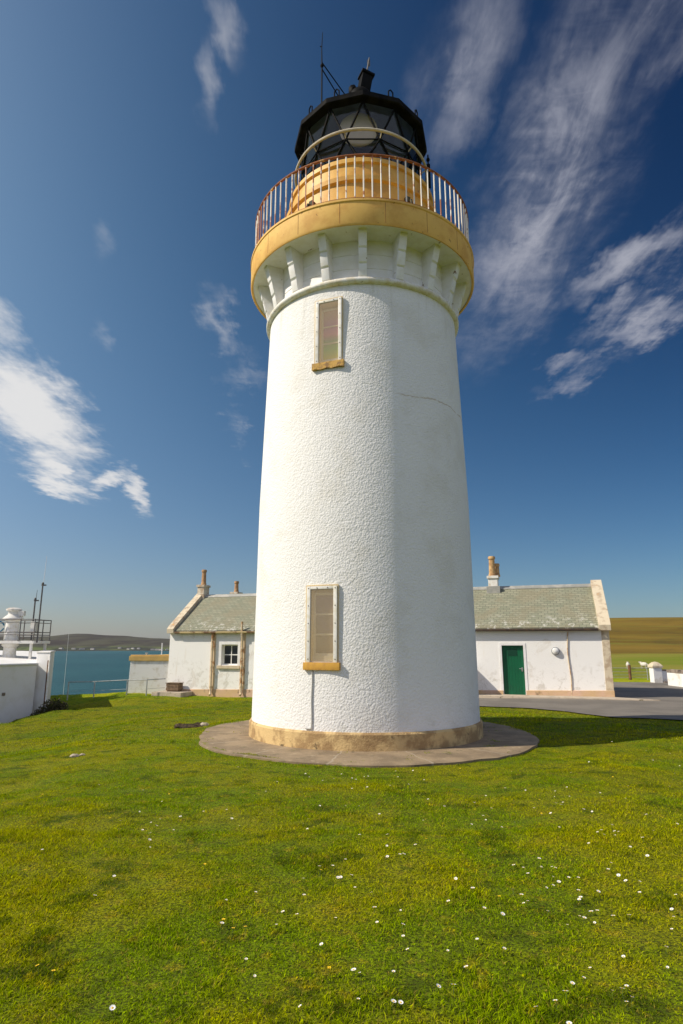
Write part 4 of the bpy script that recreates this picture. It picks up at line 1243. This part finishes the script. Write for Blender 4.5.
# bay at the far end, facing the camera
b = MB(); x, y = loc3(-12.72, 26.35)
M = RZ(R(-14), (x, y, 0))
b.prism([(0, 0), (.66, 0), (-2.0, 3.6), (-2.6, 3.6)], -2.5, 1.58, 'z', M); b.build('bay', FOG_WHITE, fb, smooth=False, bevel=.02)
b = MB(); b.prism([(-.02, -.03), (.69, -.03), (-1.96, 3.62), (-2.62, 3.62)], 1.582, 1.64, 'z', M); b.build('bay_coping', WALL_W, fb, smooth=False, bevel=.01)
b = MB(); b.tube([(.70, -.05, -1.4), (.70, -.05, 1.34), (.64, .0, 1.42)], .04, 10, M); b.build('downpipe', TRIM, fb)
b = MB(); b.tube([(.61, -.03, -1.4), (.61, -.03, 1.28)], .025, 8, M); b.build('downpipe', POST_M, fb)
b = MB()
(xa, ya), (xb, yb) = foot[1], foot[0]
b.tube([(xa + .02, ya, 1.17), (xb + .03, yb, 1.14)], .045, 8); b.build('roof_edge', WALL_W, fb)
b = MB(); d_ = (Vector((xb, yb, 0)) - Vector((xa, ya, 0))).normalized(); nn = Vector((d_.y, -d_.x, 0)); pc = Vector((xa, ya, 0)) + d_ * (d_.dot(Vector((xb, yb, 0)) - Vector((xa, ya, 0))) - 1.55)
b.box(-.05, .05, -.04, .04, -.05, .06, Matrix.Translation(pc + nn * .03 + Vector((0, 0, .05)))); b.build('vent', BOLT, fb)

# deck with horn
dk = thing('horn_platform', 'white deck with a dark railing carrying the foghorn on the left roof', 'platform', (-15.4, 29.5, 0))
b = MB(); b.box(-2.6, 1.32, -.75, .9, 1.96, 2.09); b.build('deck', DECK_M, dk, smooth=False, bevel=.01)
for x, y in ((1.15, -.6), (-2.3, -.6), (1.15, .75), (-2.3, .75)):
    q = MB(); q.box(x - .05, x + .05, y - .05, y + .05, 1.20, 1.958); q.build('leg', DECK_M, dk, smooth=False)
b = MB()
for zr in (3.06, 2.92, 2.48, 2.36): b.tube([(-2.6, -.72, zr), (1.28, -.72, zr), (1.28, .86, zr), (-2.6, .86, zr), ], .022 if zr != 2.92 else .014, 6)
b.build('handrail', MAST_M, dk)
for x, y in ((-2.55, -.72), (-1.4, -.72), (-.4, -.72), (.62, -.72), (1.28, -.72), (1.28, .1), (1.28, .86), (0, .86), (-1.5, .86)):
    q = MB(); q.tube([(x, y, 2.09), (x, y, 3.07)], .024, 6); q.box(x - .05, x + .05, y - .05, y + .05, 2.085, 2.12); q.build('railing_post', MAST_M, dk)
b = MB(); b.box(1.02, 1.26, -.60, -.35, 2.50, 2.96); b.build('junction_box', DECK_M, dk, smooth=False, bevel=.01)
hn = thing('foghorn', 'white mushroom topped foghorn column on the railed deck', 'foghorn', (-15.45, 29.35, 1.25))
b = MB(); b.lathe([(.36, -.15), (.38, .0), (.34, .12), (.28, .2), (.27, .55), (.36, .62), (.36, .70), (.28, .72), (.28, .86), (.31, .88), (.30, 1.1), (.28, 1.75)], 28); b.build('column', TRIM, hn)
b = MB(); b.lathe([(.28, 1.75), (.44, 1.82), (.44, 1.87), (.32, 1.98), (.24, 2.05), (.24, 2.20), (.34, 2.24), (.34, 2.30), (.22, 2.36), (.001, 2.38)], 28); b.build('horn_head', DECK_M, hn)
b = MB(); b.box(.22, .52, -.1, .1, 1.98, 2.22); b.box(.30, .44, -.06, .06, 1.80, 1.97); b.build('bracket', DECK_M, hn, bevel=.01)
b = MB(); b.tube([(.0 - .55 + .36 * math.cos(t_), -.36, 1.48 + .26 * math.sin(t_)) for t_ in np.linspace(0.2, 6.0, 20)], .035, 8); b.build('hose', BLUE_M, hn)
def mast(x, y, z0, z1, whip, label):
    o = thing('aerial_mast', label, 'aerial', (x, y, z0))
    q = MB(); q.tube([(0, 0, 0), (0, 0, z1 - z0)], .035, 8); q.ellipsoid((0, 0, z1 - z0), (.06, .06, .07), 8, 6); q.box(-.05, .16, -.03, .03, z1 - z0 - .10, z1 - z0 - .04)
    q.build('pole', MAST_M, o)
    if whip:
        q = MB(); q.tube([(.03, 0, z1 - z0), (.05, 0, z1 - z0 + whip)], [.013, .008], 6); q.build('whip', WHIP if whip > 1 else MAST_M, o)
mast(-14.05, 29.0, 2.0, 4.72, 1.3, 'taller dark aerial mast with a pale whip at the right corner of the deck')
mast(-14.33, 29.0, 2.09, 4.0, .42, 'shorter dark aerial mast just left of the taller one on the deck')

# dark scrub at the foot of the building
def leaf_clump(name, spots_, n_, size, mat, label, cat, spread=1.0):
    V = []; F = []; T = []
    for k in range(n_):
        cx, cy, cz, rx, ry, rz_ = spots_[rng.integers(len(spots_))]
        d = rng.normal(size=3); d /= np.linalg.norm(d); rr = rng.random() ** .4
        p_ = np.array([cx + d[0] * rx * rr, cy + d[1] * ry * rr, cz + abs(d[2]) * rz_ * rr])
        u = rng.normal(size=3); u /= np.linalg.norm(u); v_ = np.cross(u, rng.normal(size=3)); v_ /= np.linalg.norm(v_)
        s_ = size * (0.6 + .8 * rng.random()); o_ = len(V)
        V += [p_ - u * s_, p_ + v_ * s_ * .45, p_ + u * s_, p_ - v_ * s_ * .45]; F.append((o_, o_ + 1, o_ + 2, o_ + 3)); T += [rng.random()] * 4
    me = bpy.data.meshes.new(name); me.from_pydata([tuple(p_) for p_ in V], [], F); me.materials.append(mat)
    at = me.attributes.new('tint', 'FLOAT_VECTOR', 'POINT'); at.data.foreach_set('vector', np.repeat(np.array(T), 3).astype(np.float32))
    o = bpy.data.objects.new(name, me); col.objects.link(o)
    return tag(o, label, cat)


sp_ = []
for k in range(9):
    x = -11.98 + k * .12; y = 25.0 + .06 * k
    zt_ = (-.66, -.52, -.36, -.24, -.17, -.14, -.15, -.20, -.26)[k]; g_ = min(gz(x, y), zt_ - .1)
    sp_.append((x, y, g_, .20, .25, zt_ - g_))
leaf_clump('scrub_bush', sp_, 2600, .05, LEAF, 'dark low scrub growing at the foot of the left white building', 'bush')

# ------------------------------------------------------------------ right hand wall, pillar, gate, sheep
rw = thing('yard_wall', 'white rubble topped wall with a capped pillar at the right edge', 'wall', (17.1, 35.0, -.14), 0)
b = MB(); b.box(-.02, .46, -.24, .24, -.3, .82); pl_ = b.build('pillar', WALL_W, rw, smooth=False, bevel=.02)
b = MB(); b.box(-.07, .51, -.29, .29, .822, .93); b.lathe([(.38, .93), (.34, .99), (.18, 1.10), (.001, 1.14)], 4, Matrix.Translation((.22, 0, 0)) @ Matrix.Rotation(R(45), 4, 'Z')); b.build('cap', SKEW_M, pl_, smooth=False, bevel=.01)
b = MB(); b.box(.46, 1.5, -.18, .2, -.3, .64); b.box(-.43, -.05, -17, -2.45, -.3, .66); b.build('wall_body', WALL_W, rw, smooth=False, bevel=.02)
b = MB(); random.seed(3)
x = .47
while x < 1.45:
    wd = random.uniform(.15, .3); h = random.uniform(.04, .10); b.box(x, min(x + wd - .01, 1.5), -.2, .22, .642, .642 + h); x += wd
y = -2.45
while y > -12:
    wd = random.uniform(.18, .42); h = random.uniform(.09, .19); b.box(-.46 + random.uniform(0, .03), -.03, y - wd + .012, y, .662, .662 + h); y -= wd
b.build('coping_stones', RUBBLE, rw, smooth=False, bevel=.02)
b = MB(); b.box(.5, 1.48, -.30, -.18, -.3, .10); b.build('footing', RUBBLE, rw, smooth=False, bevel=.01)

gt = thing('wire_fence', 'low wire fence with a rusty post between the cottage and the wall pillar', 'fence', (13.5, 38.0, 0))
b = MB()
for z in (.55, .35, .15, -.02): b.tube([(-1.5, 0, z), (5.0, 0, z)], .012 if z < .5 else .02, 5)
b.build('wire', GALV, gt)
for x, r_, mt in ((-1.4, .03, GALV), (.4, .03, GALV), (1.85, .03, GALV), (3.75, .085, POST_M), (4.8, .03, GALV)):
    q = MB(); g = gz(13.5 + x, 38.0); q.tube([(x, 0, g - .2), (x, 0, .62 if r_ < .05 else .72)], r_, 7); q.build('post', mt, gt)

shp_label = ['white sheep lying in the green field, the one left of the rusty post', 'white sheep in the green field, the one right of the rusty post']
for k, (x, y, rz_) in enumerate(((41.6, 92, 1.2), (44.4, 93, 2.0))):
    s_ = thing('sheep', shp_label[k], 'sheep', (x, y, gz(x, y)), rz_, 'sheep in the field')
    b = MB(); b.ellipsoid((0, 0, .62), (.58, .27, .30), 18, 12, jit=.15); b.ellipsoid((.5, 0, .80), (.18, .15, .20), 12, 8); b.ellipsoid((-.62, 0, .6), (.07, .05, .14), 8, 6); b.build('body', WOOL, s_)
    b = MB(); b.ellipsoid((.72, 0, .92), (.17, .085, .10), 12, 8); b.ellipsoid((.62, .11, .98), (.03, .07, .03), 8, 6); b.ellipsoid((.62, -.11, .98), (.03, .07, .03), 8, 6); b.build('head', FACE, s_)
    for lx, ly in ((.36, .13), (.36, -.13), (-.36, .13), (-.36, -.13)):
        q = MB(); q.tube([(lx, ly, .45), (lx + .02, ly, .24), (lx, ly, 0)], [.06, .035, .03], 7); q.build('leg', FACE, s_)

# ------------------------------------------------------------------ grass
YARD = tar
def keep_mask(x, y):
    r = np.hypot(x - TX, y - TY)
    edge_r = 3.52 + 0.30 * fbm(np.arctan2(y - TY, x - TX) * 6, x * 0, 3, 17)
    # follow the apron bulge towards the camera
    ca = np.cos(np.arctan2(y - TY, x - TX) + 1.45)
    edge_r = edge_r + 0.22 * np.clip(ca, 0, None) ** 2
    k = (r > edge_r) | ((r > 2.62) & (fbm(x * 2.6, y * 2.6, 3, 91) > .40) & (rng.random(x.shape) < .5))
    k &= ~in_poly(x, y, YARD)
    # cottage footprint and pavement
    lx = (x - HX0) * math.cos(PH) - (y - HY0) * math.sin(PH); ly = (x - HX0) * math.sin(PH) + (y - HY0) * math.cos(PH)
    k &= ~((lx > -.05) & (lx < L + .1) & (ly > -.06) & (ly < DEP))
    k &= ~((lx > 7.4) & (lx < L + 1) & (ly > -.95) & (ly < 0))
    k &= ~((x > -10.55) & (x < -8.4) & (y > 31.35) & (y < 31.8))
    k &= ~(((x + 3.72) / .34) ** 2 + ((y - 15.75) / .17) ** 2 < 1)
    # fog building
    k &= ~in_poly(x, y, [(-12.5, 26.0), (-14.75, 19.2), (-19.5, 20.6), (-21, 36.3), (-17.3, 36)])
    return k


def blades(n_, y0, y1, hmin, hmax, wd, two, pw=1.0):
    y = y0 + (y1 - y0) * rng.random(n_) ** pw
    x = (rng.random(n_) * 2 - 1) * (0.66 * y + 0.9)
    k = keep_mask(x, y) & (x > -16)
    x, y = x[k], y[k]
    dens = fbm(x * 2.2, y * 2.2, 3, 40)
    k = rng.random(len(x)) < np.clip(.78 + 1.0 * dens, .25, 1)
    x, y = x[k], y[k]; n = len(x)
    z = ground_z(x, y) - .004 + .034 * (np.hypot(x - TX, y - TY) < 3.6)
    tall = np.clip(.85 + .9 * fbm(x * 1.3, y * 1.3, 3, 50) + .7 * fbm(x * 5, y * 5, 2, 60), .6, 1.7)
    h = (hmin + (hmax - hmin) * rng.random(n)) * tall
    ang = rng.random(n) * 2 * np.pi; lean = (0.3 + 1.3 * rng.random(n)) * h
    la = rng.random(n) * 2 * np.pi
    # prevailing lean so that patches of turf lie the same way
    la = la * .9 + 2 * np.pi * fbm(x * .8, y * .8, 2, 70)
    dx, dy = np.cos(ang) * wd / 2, np.sin(ang) * wd / 2
    lx, ly = np.cos(la) * lean, np.sin(la) * lean
    tr = rng.random(n); tg = rng.random(n)
    P0 = np.stack([x - dx, y - dy, z], 1); P1 = np.stack([x + dx, y + dy, z], 1)
    Pt = np.stack([x + lx, y + ly, z + h], 1)
    if two:
        M0 = np.stack([x + lx * .35 - dx * .8, y + ly * .35 - dy * .8, z + h * .62], 1); M1 = np.stack([x + lx * .35 + dx * .8, y + ly * .35 + dy * .8, z + h * .62], 1)
        V = np.stack([P0, P1, M0, M1, Pt], 1).reshape(-1, 3)
        base = np.arange(n)[:, None] * 5
        loops = np.concatenate([base + np.array([[0, 1, 3]]), base + np.array([[0, 3, 2]]), base + np.array([[2, 3, 4]])], 1).reshape(-1)
        tint = np.stack([np.repeat(tr, 5), np.repeat(tg, 5), np.tile([0, 0, .62, .62, 1.0], n)], 1)
        nf = n * 3
    else:
        V = np.stack([P0, P1, Pt], 1).reshape(-1, 3)
        loops = np.arange(n * 3)
        tint = np.stack([np.repeat(tr, 3), np.repeat(tg, 3), np.tile([0, 0, 1.0], n)], 1)
        nf = n
    return V, loops, tint, nf


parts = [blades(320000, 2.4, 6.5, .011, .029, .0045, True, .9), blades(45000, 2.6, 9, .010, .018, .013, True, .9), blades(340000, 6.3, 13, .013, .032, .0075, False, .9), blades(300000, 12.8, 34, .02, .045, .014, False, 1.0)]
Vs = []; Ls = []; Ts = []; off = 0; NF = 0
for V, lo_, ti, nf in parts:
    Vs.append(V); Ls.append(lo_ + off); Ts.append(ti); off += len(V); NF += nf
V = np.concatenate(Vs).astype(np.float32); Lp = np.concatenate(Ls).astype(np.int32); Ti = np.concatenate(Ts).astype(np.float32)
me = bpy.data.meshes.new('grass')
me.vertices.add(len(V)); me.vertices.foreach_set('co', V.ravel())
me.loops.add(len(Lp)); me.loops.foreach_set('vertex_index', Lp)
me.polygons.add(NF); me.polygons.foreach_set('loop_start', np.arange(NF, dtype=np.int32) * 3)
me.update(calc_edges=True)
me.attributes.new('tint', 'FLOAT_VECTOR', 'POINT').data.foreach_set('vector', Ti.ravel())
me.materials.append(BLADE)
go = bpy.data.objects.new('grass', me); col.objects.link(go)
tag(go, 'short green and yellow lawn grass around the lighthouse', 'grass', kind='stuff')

# bare earth hollow and stones
b = MB(); b.ellipsoid((0, 0, 0), (.34, .15, .09), 20, 8, jit=.7); b.ellipsoid((.22, .12, .02), (.2, .08, .09), 12, 6, jit=.7); b.ellipsoid((-.25, .05, .02), (.14, .08, .07), 12, 6, jit=.7)
o = b.build('earth_hollow', SOIL, loc=(-3.72, 15.75, gz(-3.72, 15.75) - .005)); tag(o, 'dark scrape of bare earth in the grass left of the tower', 'earth', kind='stuff')
for (x, y, s_, lb) in ((-3.38, 15.86, .11, 'small pale stone beside the bare earth scrape'), (-4.76, 11.62, .075, 'small brown stone alone on the left lawn'), (-4.66, 11.72, .045, 'tiniest stone, touching the brown stone on the left lawn')):
    b = MB(); b.ellipsoid((0, 0, 0), (s_, s_ * .7, s_ * .5), 14, 9, jit=.5); o = b.build('stone', ROCK_M, loc=(x, y, gz(x, y) + s_ * .2)); tag(o, lb, 'stone')

# daisies and buttercups
def flower(name, petal, npet, r_, hs):
    b = MB()
    b.tube([(0, 0, 0), (.002, .001, hs * .5), (0, 0, hs)], .0013, 4, mi=2)
    for k in range(npet):
        a = 2 * math.pi * k / npet
        M = Matrix.Translation((0, 0, hs)) @ Matrix.Rotation(a, 4, 'Z')
        wv_ = r_ * 2.6 / npet
        b.add([(r_ * .25, -wv_ * .3, 0), (r_ * .7, -wv_, .002), (r_, 0, .003), (r_ * .7, wv_, .002), (r_ * .25, wv_ * .3, 0)], [(0, 1, 2, 3, 4)], 0, M)
    b.ellipsoid((0, 0, hs + .001), (r_ * .33, r_ * .33, .003), 8, 5, mi=1)
    o = b.build(name, [petal, CENTRE, STEM])
    return o


daisy0 = flower('daisy', PETAL, 12, .0138, .040)
tag(daisy0, 'small white daisy with a yellow eye scattered in the lawn', 'daisy', 'daisies in the lawn')
random.seed(21); cnt = 0
clusters = [(2.1, 4.0, .5), (1.2, 3.9, .4), (1.3, 4.6, .4), (2.3, 5.4, .6), (2.4, 7.6, .6), (-1.4, 7.0, .5), (.5, 4.2, .5), (.2, 5.4, .5), (1.6, 6.6, .6), (-.3, 3.8, .4), (3.1, 9.5, .9), (-1.9, 6.5, .4), (.2, 8.8, .6), (2.4, 4.7, .5), (2.0, 5.0, .5), (1.4, 4.9, .6), (2.7, 6.2, .6), (2.0, 4.4, .4)]
while cnt < 296:
    if random.random() < .45:
        c_ = random.choice(clusters); x = random.gauss(c_[0], c_[2] * .6); y = random.gauss(c_[1], c_[2] * .7)
    else:
        y = 3.2 + 9.5 * random.random() ** 1.15; u = random.random()
        if random.random() < .55: u = .45 + .55 * u
        x = (u * 2 - 1) * .62 * y
    if y < 2.9 or math.hypot(x - TX, y - TY) < 4.0: continue
    o = daisy0 if cnt == 0 else daisy0.copy()
    if cnt: col.objects.link(o)
    o.location = (x, y, gz(x, y) + random.uniform(-.012, .004)); s_ = random.uniform(.55, 1.2); o.scale = (s_, s_, 1)
    o.rotation_euler = (random.uniform(-.1, .45), random.uniform(-.35, .2), random.random() * 6)
    cnt += 1
but0 = flower('buttercup', BUTTER, 5, .0125, .055)
tag(but0, 'small bright yellow buttercup in the lawn', 'buttercup', 'buttercups in the lawn')
for k in range(26):
    y = 3.3 + 7 * random.random(); x = (random.random() * 2 - 1) * .6 * y
    o = but0 if k == 0 else but0.copy()
    if k: col.objects.link(o)
    o.location = (x, y, gz(x, y) - .006); o.rotation_euler = (random.uniform(-.1, .3), random.uniform(-.3, .1), random.random() * 6)

# thin sea air between the lawn and the far shore
b = MB(); b.box(-9000, 9000, -4000, 9000, -41, 140)
hz = b.build('haze', [], smooth=False)
hm = bpy.data.materials.new('haze_air'); hm.use_nodes = True
ht = NT(hm.node_tree); ht.n.clear()
pvn = ht.node('ShaderNodeVolumePrincipled', {'Color': (0.80, 0.86, 0.95, 1), 'Density': HAZE})
ho = ht.node('ShaderNodeOutputMaterial'); ht.l.new(pvn.outputs[0], ho.inputs['Volume'])
hz.data.materials.append(hm); tag(hz, None, None, kind='stuff')
